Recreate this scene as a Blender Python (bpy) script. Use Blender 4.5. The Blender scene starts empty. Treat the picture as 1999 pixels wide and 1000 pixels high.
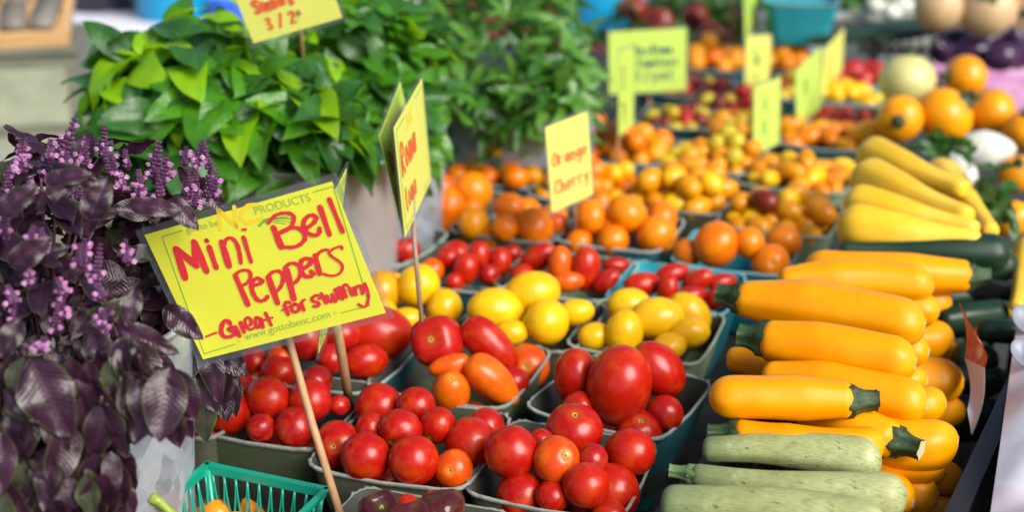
import bpy, math, random
from mathutils import Vector, Matrix, Euler, noise
R=math.radians; rnd=random.Random(11)
sc=bpy.context.scene; COL=sc.collection
# ------------------------------------------------------------------ camera
TABLE=0.75; RIM=0.835; F=2478.0; PITCH=R(20.0); CAMZ=RIM+0.49
cam_d=bpy.data.cameras.new('camera'); cam=bpy.data.objects.new('camera',cam_d); COL.objects.link(cam)
cam.location=(0,0,CAMZ); cam.rotation_euler=(R(90)-PITCH,0,0)
cam_d.sensor_width=36; cam_d.lens=36*F/2000; cam_d.clip_start=.02; cam_d.clip_end=500
cam_d.dof.use_dof=True; cam_d.dof.focus_distance=0.94; cam_d.dof.aperture_fstop=3.6; cam_d.dof.aperture_blades=9
sc.camera=cam
# ------------------------------------------------------------------ world, sun, exposure
SUN_EL=R(38); SUN_AZ=R(138)      # azimuth measured clockwise from +Y
world=bpy.data.worlds.new("World"); sc.world=world; world.use_nodes=True
wn=world.node_tree; bg=wn.nodes['Background']
sky=wn.nodes.new('ShaderNodeTexSky'); sky.sky_type='NISHITA'; sky.sun_disc=False
sky.sun_elevation=SUN_EL; sky.sun_rotation=SUN_AZ; sky.dust_density=2.0; sky.air_density=1.0
wn.links.new(sky.outputs[0],bg.inputs[0]); bg.inputs[1].default_value=0.07
sd=bpy.data.lights.new('sun','SUN'); so=bpy.data.objects.new('sun',sd); COL.objects.link(so)
sd.energy=2.6; sd.angle=R(38); sd.color=(1,.95,.87)
dv=Vector((math.sin(SUN_AZ)*math.cos(SUN_EL),math.cos(SUN_AZ)*math.cos(SUN_EL),math.sin(SUN_EL)))
so.rotation_euler=dv.to_track_quat('Z','Y').to_euler()
sc.view_settings.view_transform='Standard'; sc.view_settings.look='None'
sc.view_settings.exposure=1.18; sc.view_settings.gamma=1
# ------------------------------------------------------------------ where things stand
FW=Vector((0,math.cos(PITCH),-math.sin(PITCH))); DN=Vector((0,-math.sin(PITCH),-math.cos(PITCH))); RT=Vector((1,0,0)); CAM=Vector((0,0,CAMZ))
def ray(px,py): return FW+RT*((px-1000)/F)+DN*((py-500)/F)
def W(px,py,d): return CAM+ray(px,py)*d
def P(px,py,z):
    r=ray(px,py); return CAM+r*((z-CAMZ)/r.z)
def dep(p): return (p-CAM).dot(FW)
def topx(p):
    q=p-CAM; d=q.dot(FW); return (1000+F*q.dot(RT)/d, 500+F*q.dot(DN)/d)
# ------------------------------------------------------------------ object helpers
def tag(o,label=None,cat=None,group=None,kind=None):
    if label: o['label']=label
    if cat: o['category']=cat
    if group: o['group']=group
    if kind: o['kind']=kind
    return o
def link(name,me,parent=None):
    o=bpy.data.objects.new(name,me); COL.objects.link(o)
    if parent: o.parent=parent
    return o
def empty(name,loc=(0,0,0),label=None,cat=None,group=None):
    o=bpy.data.objects.new(name,None); COL.objects.link(o); o.location=loc; o.empty_display_size=.02
    return tag(o,label,cat,group)
class MB:
    def __init__(s): s.v=[]; s.f=[]; s.m=[]; s.uv=[]; s.hasuv=False
    def add(s,vs,fs,mi=0,M=None,uvs=None):
        b=len(s.v)
        s.v+=[tuple(M@Vector(v)) if M is not None else tuple(v) for v in vs]
        s.f+=[tuple(i+b for i in f) for f in fs]; s.m+=[mi]*len(fs)
        if uvs: s.hasuv=True; s.uv+=list(uvs)
        else: s.uv+=[(0,0)]*len(vs)
    def box(s,c,h,mi=0,M=None):
        vs=[(c[0]+x*h[0],c[1]+y*h[1],c[2]+z*h[2]) for x in(-1,1) for y in(-1,1) for z in(-1,1)]
        s.add(vs,[(0,1,3,2),(4,6,7,5),(0,4,5,1),(2,3,7,6),(0,2,6,4),(1,5,7,3)],mi,M)
    def tube(s,pts,rad,n=8,mi=0,M=None,caps=True):
        pts=[Vector(p) for p in pts]; N=len(pts)
        rs=rad if isinstance(rad,(list,tuple)) else [rad]*N
        vs=[];up=None
        for i,p in enumerate(pts):
            t=(pts[min(i+1,N-1)]-pts[max(i-1,0)]).normalized()
            if up is None: up=t.orthogonal().normalized()
            up=(up-t*up.dot(t)).normalized(); b=t.cross(up)
            for k in range(n):
                a=2*math.pi*k/n; vs.append(p+(up*math.cos(a)+b*math.sin(a))*rs[i])
        fs=[(i*n+k,i*n+(k+1)%n,(i+1)*n+(k+1)%n,(i+1)*n+k) for i in range(N-1) for k in range(n)]
        if caps: fs+=[tuple(range(n-1,-1,-1)),tuple((N-1)*n+k for k in range(n))]
        s.add(vs,fs,mi,M)
    def lathe(s,prof,n=40,mi=0,M=None,mod=None):
        vs=[]
        for (r,z) in prof:
            for k in range(n):
                a=2*math.pi*k/n; rr=r*(mod(a,z) if mod else 1); vs.append((rr*math.cos(a),rr*math.sin(a),z))
        N=len(prof)
        fs=[(i*n+k,i*n+(k+1)%n,(i+1)*n+(k+1)%n,(i+1)*n+k) for i in range(N-1) for k in range(n)]
        s.add(vs,fs,mi,M)
    def mesh(s,name,mats,smooth=True):
        me=bpy.data.meshes.new(name); me.from_pydata(s.v,[],s.f)
        for m in (mats if isinstance(mats,(list,tuple)) else [mats]): me.materials.append(m)
        if any(s.m): me.polygons.foreach_set('material_index',s.m)
        if smooth: me.polygons.foreach_set('use_smooth',[True]*len(s.f))
        if s.hasuv:
            ul=me.uv_layers.new(name='UVMap'); idx=[0]*len(me.loops); me.loops.foreach_get('vertex_index',idx)
            fl=[c for i in idx for c in s.uv[i]]; ul.data.foreach_set('uv',fl)
        me.update(); return me
    def build(s,name,mats,parent=None,smooth=True): return link(name,s.mesh(name,mats,smooth),parent)
# ------------------------------------------------------------------ materials
def newmat(name,col=(.5,.5,.5),rough=.5,metal=0,spec=None,coat=0,sub=0):
    m=bpy.data.materials.new(name); m.use_nodes=True; b=m.node_tree.nodes['Principled BSDF']
    b.inputs['Base Color'].default_value=(*col,1); b.inputs['Roughness'].default_value=rough; b.inputs['Metallic'].default_value=metal
    if spec is not None: b.inputs['Specular IOR Level'].default_value=spec
    if coat: b.inputs['Coat Weight'].default_value=coat; b.inputs['Coat Roughness'].default_value=.08
    if sub:
        b.inputs['Subsurface Weight'].default_value=sub; b.inputs['Subsurface Radius'].default_value=(1,.35,.12); b.inputs['Subsurface Scale'].default_value=.006
    return m
def N(m,t,**k):
    n=m.node_tree.nodes.new('ShaderNode'+t)
    for a,v in k.items():
        if a in n.inputs.keys() if isinstance(a,str) else False: n.inputs[a].default_value=v
        else: setattr(n,a,v)
    return n
def L(m,a,b): m.node_tree.links.new(a,b)
def pb(m): return m.node_tree.nodes['Principled BSDF']
def noise_n(m,scale,detail=4,vec=None,rough=.6):
    n=N(m,'TexNoise'); n.inputs['Scale'].default_value=scale; n.inputs['Detail'].default_value=detail; n.inputs['Roughness'].default_value=rough
    if vec: L(m,vec,n.inputs['Vector'])
    return n.outputs['Fac']
def ramp(m,fac,stops):
    r=N(m,'ValToRGB'); e=r.color_ramp.elements
    while len(e)<len(stops): e.new(.5)
    for i,(p,c) in enumerate(stops): e[i].position=p; e[i].color=(*c,1) if len(c)==3 else c
    L(m,fac,r.inputs[0]); return r.outputs[0]
def math_(m,op,a,b=None,clamp=False):
    n=N(m,'Math'); n.operation=op; n.use_clamp=clamp
    for i,x in enumerate((a,b)):
        if x is None: continue
        if isinstance(x,(int,float)): n.inputs[i].default_value=x
        else: L(m,x,n.inputs[i])
    return n.outputs[0]
def mix(m,fac,a,b,mode='MIX'):
    n=N(m,'Mix'); n.data_type='RGBA'; n.blend_type=mode
    for i,x in ((0,fac),(6,a),(7,b)):
        if isinstance(x,(int,float)): n.inputs[i].default_value=x
        elif isinstance(x,tuple): n.inputs[i].default_value=(*x,1)
        else: L(m,x,n.inputs[i])
    return n.outputs[2]
def bump(m,h,strength=.3,dist=.001):
    n=N(m,'Bump'); n.inputs['Strength'].default_value=strength; n.inputs['Distance'].default_value=dist
    L(m,h,n.inputs['Height']); L(m,n.outputs[0],pb(m).inputs['Normal'])
def objco(m): return N(m,'TexCoord').outputs['Object']
def sepz(m):
    s=N(m,'SeparateXYZ'); L(m,objco(m),s.inputs[0]); return s
def fruit_mat(name,c1,c2,scar=(.5,.28,.03),rough=.29,speck=.3,glow=.5):
    """skin whose hue differs from fruit to fruit, paler shoulder round the corky scar at +z (meshes are unit size)"""
    m=newmat(name,c1,rough,spec=.34,coat=0,sub=.04)
    oi=N(m,'ObjectInfo').outputs['Random']; co=objco(m)
    base=mix(m,oi,c1,c2)
    n1=noise_n(m,1.6,2,co); base=mix(m,math_(m,'MULTIPLY',math_(m,'SUBTRACT',n1,.46,True),2.2,True),base,tuple(min(1,x*1.2+y*.04) for x,y in zip(c2,(0,1,0))))
    s=sepz(m); r2=math_(m,'SQRT',math_(m,'ADD',math_(m,'MULTIPLY',s.outputs[0],s.outputs[0]),math_(m,'MULTIPLY',s.outputs[1],s.outputs[1])))
    up=math_(m,'GREATER_THAN',s.outputs[2],0)
    rn=math_(m,'ADD',r2,math_(m,'MULTIPLY',math_(m,'SUBTRACT',noise_n(m,9,3,co),.5),.16))
    g=math_(m,'MULTIPLY',math_(m,'MULTIPLY',math_(m,'SUBTRACT',1,math_(m,'DIVIDE',rn,.42),True),up),glow,True)
    base=mix(m,g,base,scar)
    ring=math_(m,'MULTIPLY',math_(m,'LESS_THAN',rn,.1),up); base=mix(m,ring,base,(.32,.27,.07))
    core=math_(m,'MULTIPLY',math_(m,'LESS_THAN',rn,.05),up); base=mix(m,core,base,(.06,.05,.02))
    sp=math_(m,'GREATER_THAN',noise_n(m,22,2,co),.71); base=mix(m,math_(m,'MULTIPLY',sp,speck),base,scar)
    L(m,base,pb(m).inputs['Base Color'])
    L(m,math_(m,'ADD',rough-.06,math_(m,'MULTIPLY',noise_n(m,3,3,co),.10)),pb(m).inputs['Roughness'])
    bump(m,noise_n(m,1.8,1,co),.06,.006)
    return m
MT={}
MT['red']=fruit_mat('tomato_red',(.31,.003,.002),(.38,.010,.002),(.50,.12,.006),glow=.45,speck=.12)
MT['deepred']=fruit_mat('tomato_deep_red',(.26,.003,.005),(.36,.007,.005),(.4,.09,.006),glow=.4,speck=.15)
MT['orangered']=fruit_mat('tomato_orange_red',(.52,.040,.002),(.58,.095,.003),(.7,.3,.02),glow=.5,speck=.2)
MT['orange']=fruit_mat('tomato_orange',(.66,.125,.001),(.68,.19,.002),(.75,.42,.03),glow=.4,speck=.2)
MT['gold']=fruit_mat('tomato_gold',(.60,.185,.001),(.58,.25,.003),(.5,.42,.03),glow=.4,speck=.3)
MT['yellow']=fruit_mat('tomato_yellow',(.68,.33,.002),(.68,.40,.004),(.5,.45,.02),glow=.3,speck=.3)
MT['brown']=fruit_mat('tomato_dark',(.10,.008,.010),(.2,.02,.01),(.3,.2,.05),glow=.3,speck=.2)
MT['olive']=fruit_mat('tomato_olive',(.42,.26,.01),(.5,.4,.02),(.3,.3,.05),glow=.4,speck=.3)
MT['pepper']=fruit_mat('pepper_dark',(.035,.006,.010),(.07,.01,.012),(.12,.16,.02),rough=.14,glow=.2,speck=0)
MT['habanero']=fruit_mat('habanero_orange',(.75,.2,.01),(.8,.3,.01),(.6,.3,.05),glow=.3,speck=.1)
MT['squash']=fruit_mat('round_squash',(.70,.24,.001),(.72,.29,.002),(.3,.35,.05),rough=.3,glow=.4,speck=.15)
MT['cream']=fruit_mat('cream_squash',(.48,.45,.17),(.52,.48,.22),(.4,.45,.1),rough=.35,glow=.4,speck=.2)
MT['white']=fruit_mat('white_aubergine',(.50,.51,.45),(.54,.55,.48),(.5,.5,.3),rough=.25,glow=.3,speck=.1)
MT['purple']=fruit_mat('purple_aubergine',(.03,.008,.038),(.055,.012,.065),(.2,.12,.15),rough=.15,glow=.2,speck=.05)
MT['butternut']=fruit_mat('butternut_tan',(.45,.30,.15),(.5,.34,.18),(.5,.4,.2),rough=.45,glow=.3,speck=.3)
MT['rose']=fruit_mat('heirloom_rose',(.30,.012,.015),(.4,.025,.03),(.6,.3,.1),glow=.5,speck=.1)
def pulp_mat(name,out,inn):
    m=newmat(name,out,.9,spec=.2); co=objco(m); g=N(m,'NewGeometry')
    n=noise_n(m,160,5,co,.75); big=noise_n(m,18,4,co)
    c=mix(m,big,tuple(x*.72 for x in out),tuple(min(1,x*1.2) for x in out))
    c=mix(m,math_(m,'MULTIPLY',math_(m,'GREATER_THAN',n,.6),.35),c,tuple(min(1,x*1.6+.05) for x in out))
    c=mix(m,math_(m,'MULTIPLY',math_(m,'LESS_THAN',n,.38),.4),c,tuple(x*.5 for x in out))
    mp=N(m,'Mapping'); mp.inputs['Scale'].default_value=(90,90,900); L(m,co,mp.inputs[0])
    L(m,c,pb(m).inputs['Base Color']); bump(m,math_(m,'ADD',n,math_(m,'MULTIPLY',noise_n(m,1,4,mp.outputs[0]),.6)),.55,.0012); return m
PULP={}
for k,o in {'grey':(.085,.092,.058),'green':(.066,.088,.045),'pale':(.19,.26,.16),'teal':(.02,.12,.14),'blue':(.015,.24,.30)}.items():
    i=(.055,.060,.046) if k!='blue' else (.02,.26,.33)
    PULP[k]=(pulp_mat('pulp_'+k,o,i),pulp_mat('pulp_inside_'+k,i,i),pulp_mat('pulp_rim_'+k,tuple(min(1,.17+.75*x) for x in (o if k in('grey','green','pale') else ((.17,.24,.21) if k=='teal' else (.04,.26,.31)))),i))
def leaf_mat(name,c1,c2,vein,trans,tcol,rough=.35,edge=None):
    m=newmat(name,c1,rough,spec=.5)
    uv=N(m,'UVMap').outputs[0]; s=N(m,'SeparateXYZ'); L(m,uv,s.inputs[0])
    u=math_(m,'ABSOLUTE',s.outputs[0]); v=s.outputs[1]
    co=N(m,'TexCoord').outputs['Object']; nn=noise_n(m,38,2,co)
    base=mix(m,math_(m,'MULTIPLY',math_(m,'SUBTRACT',nn,.3,True),2,True),c1,c2)
    ph=math_(m,'MULTIPLY',math_(m,'SUBTRACT',v,math_(m,'MULTIPLY',u,.22)),44)
    sv=math_(m,'SINE',ph); svm=math_(m,'GREATER_THAN',sv,.93); mid=math_(m,'LESS_THAN',u,.045)
    vm=math_(m,'MAXIMUM',math_(m,'MULTIPLY',svm,.45),mid)
    base=mix(m,math_(m,'MULTIPLY',vm,.4),base,vein)
    if edge: base=mix(m,math_(m,'MULTIPLY',math_(m,'GREATER_THAN',u,.9),.7),base,edge)
    g=N(m,'NewGeometry'); base=mix(m,math_(m,'MULTIPLY',g.outputs['Backfacing'],.45),base,vein)
    L(m,base,pb(m).inputs['Base Color'])
    bump(m,math_(m,'ADD',math_(m,'MULTIPLY',math_(m,'ABSOLUTE',sv),.22),math_(m,'MULTIPLY',noise_n(m,170,4,co),1.2)),.55,.0010)
    t=N(m,'BsdfTranslucent'); t.inputs[0].default_value=(*tcol,1)
    ms=N(m,'MixShader'); ms.inputs[0].default_value=trans
    L(m,pb(m).outputs[0],ms.inputs[1]); L(m,t.outputs[0],ms.inputs[2]); L(m,ms.outputs[0],m.node_tree.nodes['Material Output'].inputs[0])
    return m
LF={'purple':leaf_mat('purple_basil_leaf',(.012,.003,.009),(.042,.010,.028),(.08,.022,.055),.05,(.16,.02,.06),.36,(.05,.06,.02)),
 'purpleolive':leaf_mat('olive_basil_leaf',(.035,.040,.020),(.06,.06,.03),(.12,.09,.09),.15,(.15,.15,.03),.34,(.09,.12,.02)),
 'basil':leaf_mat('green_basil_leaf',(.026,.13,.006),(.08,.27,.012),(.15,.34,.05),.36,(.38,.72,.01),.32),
 'basilbacklit':leaf_mat('backlit_basil_leaf',(.20,.46,.008),(.34,.58,.01),(.35,.6,.06),.5,(.62,.92,.01),.3),  # lime copy of the basil leaf, backlight put into its colour
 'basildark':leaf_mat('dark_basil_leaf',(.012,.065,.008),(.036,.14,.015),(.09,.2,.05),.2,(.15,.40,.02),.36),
 'sage':leaf_mat('narrow_herb_leaf',(.045,.16,.015),(.12,.29,.04),(.26,.4,.15),.25,(.3,.6,.05),.32),
 'wild':leaf_mat('background_leaf',(.03,.09,.02),(.09,.16,.03),(.12,.2,.05),.2,(.2,.4,.05),.4)}
def simple_noise(name,c1,c2,scale,rough=.5,metal=0,b=.2,bd=.001,spec=None,sub=0,vecscale=None):
    m=newmat(name,c1,rough,metal,spec,sub=sub); co=objco(m)
    if vecscale:
        mp=N(m,'Mapping'); mp.inputs['Scale'].default_value=vecscale; L(m,co,mp.inputs[0]); co=mp.outputs[0]
    n=noise_n(m,scale,5,co); L(m,ramp(m,n,[(.3,c1),(.7,c2)]),pb(m).inputs['Base Color'])
    if b: bump(m,n,b,bd)
    return m
wood_stick=simple_noise('pale_wood',(.30,.165,.075),(.42,.25,.12),30,.6,b=.3,bd=.0006,vecscale=(6,6,1))
wood_grey=simple_noise('grey_stick',(.22,.15,.10),(.33,.23,.16),30,.6,b=.2,vecscale=(6,6,1))
wood_board=simple_noise('honey_wood',(.45,.26,.10),(.58,.36,.16),12,.5,b=.15,vecscale=(1,8,8))
black_cloth=simple_noise('dark_cloth',(.012,.016,.018),(.03,.038,.04),60,.9,b=.3)
plastic_black=simple_noise('black_plastic',(.006,.0055,.007),(.014,.013,.016),40,.5,b=.1)
teal_plastic=newmat('green_plastic',(.003,.25,.17),.28,coat=.3)
grey_plastic=newmat('grey_plastic',(.42,.46,.44),.5)
white_cloth=None
def galvanised():
    m=newmat('galvanised_steel',(.5,.54,.58),.42,.55); co=objco(m)
    v=N(m,'TexVoronoi'); v.inputs['Scale'].default_value=70; v.feature='F1'
    nz=N(m,'TexNoise'); nz.inputs['Scale'].default_value=25; L(m,co,nz.inputs['Vector'])
    ad=N(m,'VectorMath'); ad.operation='MULTIPLY_ADD'; L(m,nz.outputs['Color'],ad.inputs[0]); ad.inputs[1].default_value=(.03,.03,.03); L(m,co,ad.inputs[2]); L(m,ad.outputs[0],v.inputs['Vector'])
    s=N(m,'SeparateColor'); L(m,v.outputs['Color'],s.inputs[0])
    c=ramp(m,s.outputs[0],[(0,(.16,.20,.26)),(1,(.40,.47,.55))]); c=mix(m,math_(m,'MULTIPLY',noise_n(m,60,5,co,.8),.5),c,(.8,.83,.86))
    L(m,c,pb(m).inputs['Base Color']); L(m,math_(m,'ADD',.46,math_(m,'MULTIPLY',s.outputs[1],.2)),pb(m).inputs['Roughness']); bump(m,noise_n(m,120,6,co,.8),.6,.001); return m
galv=galvanised()
tub_metal=simple_noise('pewter_tub',(.42,.40,.39),(.6,.58,.56),9,.4,.55,b=.15)
def emissive_free(col,name,rough=.7): return newmat(name,col,rough)
def card_mat(name,c):
    m=newmat(name,c,.45,spec=.35); co=objco(m); L(m,mix(m,noise_n(m,25,3,co),tuple(x*.94 for x in c),tuple(min(1,x*1.05) for x in c)),pb(m).inputs['Base Color'])
    t=N(m,'BsdfTranslucent'); t.inputs[0].default_value=(*c,1); ms=N(m,'MixShader'); ms.inputs[0].default_value=.12
    L(m,pb(m).outputs[0],ms.inputs[1]); L(m,t.outputs[0],ms.inputs[2]); L(m,ms.outputs[0],m.node_tree.nodes['Material Output'].inputs[0]); return m
CARD={'yellow':card_mat('yellow_card',(.98,.94,.03)),'lime':card_mat('lime_card',(.66,.86,.10)),'pale':card_mat('pale_yellow_card',(.86,.86,.14))}
def ink(name,c): return newmat(name,c,.8,spec=.1)
INK={'red':ink('red_marker',(.78,.0,.012)),'orange':ink('orange_marker',(.80,.12,.01)),'green':ink('green_marker',(.01,.20,.02)),'navy':ink('dark_green_marker',(.02,.12,.10)),
 'print':ink('green_print',(.34,.52,.05)),'line':ink('green_line',(.12,.42,.03)),'gold':ink('gold_print',(.95,.68,.0))}
def clear_mat():
    m=newmat('clear_sleeve',(.9,.92,.96),.12,coat=0); t=N(m,'BsdfTransparent'); t.inputs[0].default_value=(.93,.94,.96,1)
    ms=N(m,'MixShader'); ms.inputs[0].default_value=.98; L(m,pb(m).outputs[0],ms.inputs[1]); L(m,t.outputs[0],ms.inputs[2]); L(m,ms.outputs[0],m.node_tree.nodes['Material Output'].inputs[0])
    bump(m,noise_n(m,60,3,objco(m)),.3,.001); pb(m).inputs['Specular IOR Level'].default_value=.8; return m
sleeve=clear_mat()
def zuc_mat(name,c1,c2,kind='gold'):
    m=newmat(name,c1,.36,spec=.24); co=objco(m)
    uv=N(m,'UVMap').outputs[0]; s=N(m,'SeparateXYZ'); L(m,uv,s.inputs[0]); t=s.outputs[1]
    n=noise_n(m,30,4,co); base=ramp(m,n,[(.3,c1),(.72,c2)])
    if kind=='gold':
        base=mix(m,math_(m,'MULTIPLY',math_(m,'GREATER_THAN',noise_n(m,210,2,co),.69),.35),base,(.62,.16,.0))
        base=mix(m,math_(m,'MULTIPLY',math_(m,'SUBTRACT',noise_n(m,14,4,co),.58,True),2.2,True),base,(.60,.30,.01))
    if kind in('pale','green'):
        mp=N(m,'Mapping'); mp.inputs['Scale'].default_value=(14,3,1); L(m,uv,mp.inputs[0])
        st=noise_n(m,6,4,mp.outputs[0]); d=(.10,.16,.05) if kind=='pale' else (.05,.09,.04)
        base=mix(m,math_(m,'MULTIPLY',math_(m,'SUBTRACT',st,.42,True),2.2,True),base,d if kind=='pale' else (.016,.045,.02))
        if kind=='pale':
            base=mix(m,math_(m,'MULTIPLY',math_(m,'GREATER_THAN',noise_n(m,60,5,co,.7),.62),.5),base,(.38,.42,.25))
            mp2=N(m,'Mapping'); mp2.inputs['Scale'].default_value=(5,3.2,1); L(m,uv,mp2.inputs[0])
            base=mix(m,math_(m,'MULTIPLY',math_(m,'GREATER_THAN',noise_n(m,4,6,mp2.outputs[0],.8),.615),.8),base,(.035,.06,.03))
            nk=math_(m,'SUBTRACT',1,math_(m,'DIVIDE',t,.30),True); base=mix(m,math_(m,'MULTIPLY',nk,.7),base,(.02,.075,.03))
    if kind=='yellow':
        base=mix(m,math_(m,'MULTIPLY',math_(m,'SUBTRACT',noise_n(m,12,4,co),.5,True),2,True),base,(.72,.62,.12))
    L(m,base,pb(m).inputs['Base Color']); bump(m,n,.15,.002)
    L(m,math_(m,'ADD',.24,math_(m,'MULTIPLY',noise_n(m,24,4,co),.22)),pb(m).inputs['Roughness']); return m
ZM={'gold':zuc_mat('golden_zucchini',(.68,.235,.0),(.74,.30,.0)),'pale':zuc_mat('pale_green_squash',(.235,.25,.095),(.43,.44,.21),'pale'),
 'green':zuc_mat('dark_green_zucchini',(.005,.018,.010),(.014,.034,.018),'green'),'yellow':zuc_mat('yellow_squash',(.68,.40,.015),(.74,.47,.04),'yellow')}
stem_green=simple_noise('squash_stem',(.006,.022,.005),(.030,.068,.014),110,.65,b=.5,bd=.002)
stem_pale=simple_noise('squash_stem_pale',(.06,.13,.04),(.20,.28,.10),70,.55,b=.4,bd=.002)
stem_cut=simple_noise('cut_stem',(.35,.33,.18),(.5,.45,.28),120,.8)
scar_mat=simple_noise('blossom_scar',(.30,.18,.06),(.55,.42,.24),150,.8,b=.5)
scar_dark=simple_noise('blossom_scar_dark',(.05,.06,.07),(.2,.2,.18),150,.8,b=.5)
# ------------------------------------------------------------------ ground and tables
def ground():
    b=MB(); n=24; S=120
    vs=[((i/n-.5)*2*S,(j/n-.5)*2*S,0) for j in range(n+1) for i in range(n+1)]
    b.add(vs,[(j*(n+1)+i,j*(n+1)+i+1,(j+1)*(n+1)+i+1,(j+1)*(n+1)+i) for j in range(n) for i in range(n)])
    o=b.build('ground',simple_noise('asphalt',(.035,.036,.038),(.075,.075,.075),35,.9,b=.5,bd=.004)); o['kind']='structure'
ground()
def table(name,cx,cy,w,l,yaw,mat,label,h=TABLE,drop=.5):
    t=empty(name,(cx,cy,0),label,'table'); t.rotation_euler=(0,0,yaw)
    b=MB(); n=30
    def top(u,v): return (u*w/2,v*l/2,h-.002+.0015*noise.noise(Vector((u*6,v*6,cx))))
    vs=[top(-1+2*i/n,-1+2*j/n) for j in range(n+1) for i in range(n+1)]
    b.add(vs,[(j*(n+1)+i,j*(n+1)+i+1,(j+1)*(n+1)+i+1,(j+1)*(n+1)+i) for j in range(n) for i in range(n)])
    loop=[(-1+2*i/60,-1) for i in range(60)]+[(1,-1+2*i/60) for i in range(60)]+[(1-2*i/60,1) for i in range(60)]+[(-1,1-2*i/60) for i in range(60)]
    vs=[];M_=len(loop)
    for k in range(5):
        for i,(u,v) in enumerate(loop):
            q=k/4; fl=.012*q*math.sin(i*.8)+.008*q*math.sin(i*1.9)
            vs.append((u*(w/2+fl+.003*(k>0)),v*(l/2+fl+.003*(k>0)),h-.002-drop*q))
    b.add(vs,[(k*M_+i,(k+1)*M_+i,(k+1)*M_+(i+1)%M_,k*M_+(i+1)%M_) for k in range(4) for i in range(M_)])
    b.build('table_cover',mat,t)
    for sx in(-1,1):
        for sy in(-1,1):
            q=MB(); q.tube([(sx*(w/2-.08),sy*(l/2-.08),0),(sx*(w/2-.08),sy*(l/2-.08),h-.03)],.016); q.build('leg',plastic_black,t)
    return t
YAW=R(-22)
def gingham():
    m=newmat('white_check_cloth',(.72,.73,.78),.85); co=objco(m); s=N(m,'SeparateXYZ'); L(m,co,s.inputs[0])
    a=math_(m,'GREATER_THAN',math_(m,'SINE',math_(m,'MULTIPLY',s.outputs[0],420)),.1); c=math_(m,'GREATER_THAN',math_(m,'SINE',math_(m,'MULTIPLY',s.outputs[1],300)),.1)
    L(m,mix(m,math_(m,'MULTIPLY',math_(m,'ADD',a,c),.5),(.80,.80,.84),(.42,.43,.52)),pb(m).inputs['Base Color']); return m
table('market_table',.30,1.62,1.72,2.55,YAW*0.9,black_cloth,'long market table under a dark cloth carrying all the baskets of tomatoes')
table('side_table',-1.14,3.28,1.55,1.75,R(-12),gingham(),'table under a white checked cloth at the far left back')
gt=simple_noise('grey_painted_wood',(.24,.24,.18),(.36,.36,.28),14,.6,b=.2,vecscale=(1,6,1))
# ------------------------------------------------------------------ fruit meshes (unit radius, stem scar at +z)
def fruit_mesh(kind,mat,name):
    b=MB(); n=36; K=24; prof=[]
    for i in range(K+1):
        t=math.pi*i/K; x=math.sin(t); z=math.cos(t)
        if kind=='round': r=x; z=z*.93-.10*math.exp(-(x/.16)**2)*(z>0)
        elif kind=='flat': r=x*1.05; z=z*.78-.16*math.exp(-(x/.25)**2)*(z>0)
        elif kind=='oval': r=x*(.98-.05*z); z=z*1.28-.07*math.exp(-(x/.15)**2)*(z>0)
        elif kind=='grape': r=x*(.95-.06*z); z=z*1.55-.06*math.exp(-(x/.15)**2)*(z>0)
        elif kind=='block': r=(abs(x)**.72)*(.98+.08*z); z=z*1.05-.14*math.exp(-(x/.3)**2)*(z>0)
        elif kind=='long': r=(abs(x)**.85)*(.9+.16*z); z=z*1.6-.06*math.exp(-(x/.2)**2)*(z>0)
        elif kind=='pear': r=x*(1-.36*max(0,z+.1)**.8); z=z*1.25+(.25*z if z>0 else 0)
        elif kind=='eggplant': r=x*(1-.30*max(0,z)); z=z*1.5
        elif kind=='bell': r=(abs(x)**.6)*(1+.1*z); z=z*.95-.3*math.exp(-(x/.4)**2)*(z>0)
        prof.append((max(r,1e-4),z))
    ph=rnd.random()*6; amp={'round':.012,'flat':.05,'block':.06,'bell':.11,'long':.04}.get(kind,.012); lob={'flat':7,'block':4,'bell':4,'round':5,'long':3}.get(kind,3)
    def mod(a,z): return 1+amp*math.sin(a*lob+ph)*(.4+.6*max(0,z)+.2)+.012*math.sin(a*2+ph*2+z*2)
    b.lathe(prof,n,0,None,mod)
    return b.mesh(name,mat)
FM={}
def fmesh(kind,mat,name):
    k=(kind,mat,name)
    if k not in FM: FM[k]=[fruit_mesh(kind,MT[mat],name) for _ in range(3)]
    return rnd.choice(FM[k])
def facing(dirv,roll=0):
    q=Vector(dirv).normalized().to_track_quat('Z','Y'); return q
def fruit(name,kind,mat,loc,r,axis=None,sc3=None):
    o=link(name,fmesh(kind,mat,name)); o.location=loc
    if axis is None: axis=Vector((rnd.uniform(-1,1),rnd.uniform(-1,1),rnd.uniform(-.6,1)))
    o.rotation_mode='QUATERNION'; q=facing(axis)@Euler((0,0,rnd.uniform(0,6.28))).to_quaternion(); o.rotation_quaternion=q
    j=lambda:rnd.uniform(.96,1.04)
    o.scale=sc3 if sc3 else (r*j(),r*j(),r*j()); return o
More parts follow.
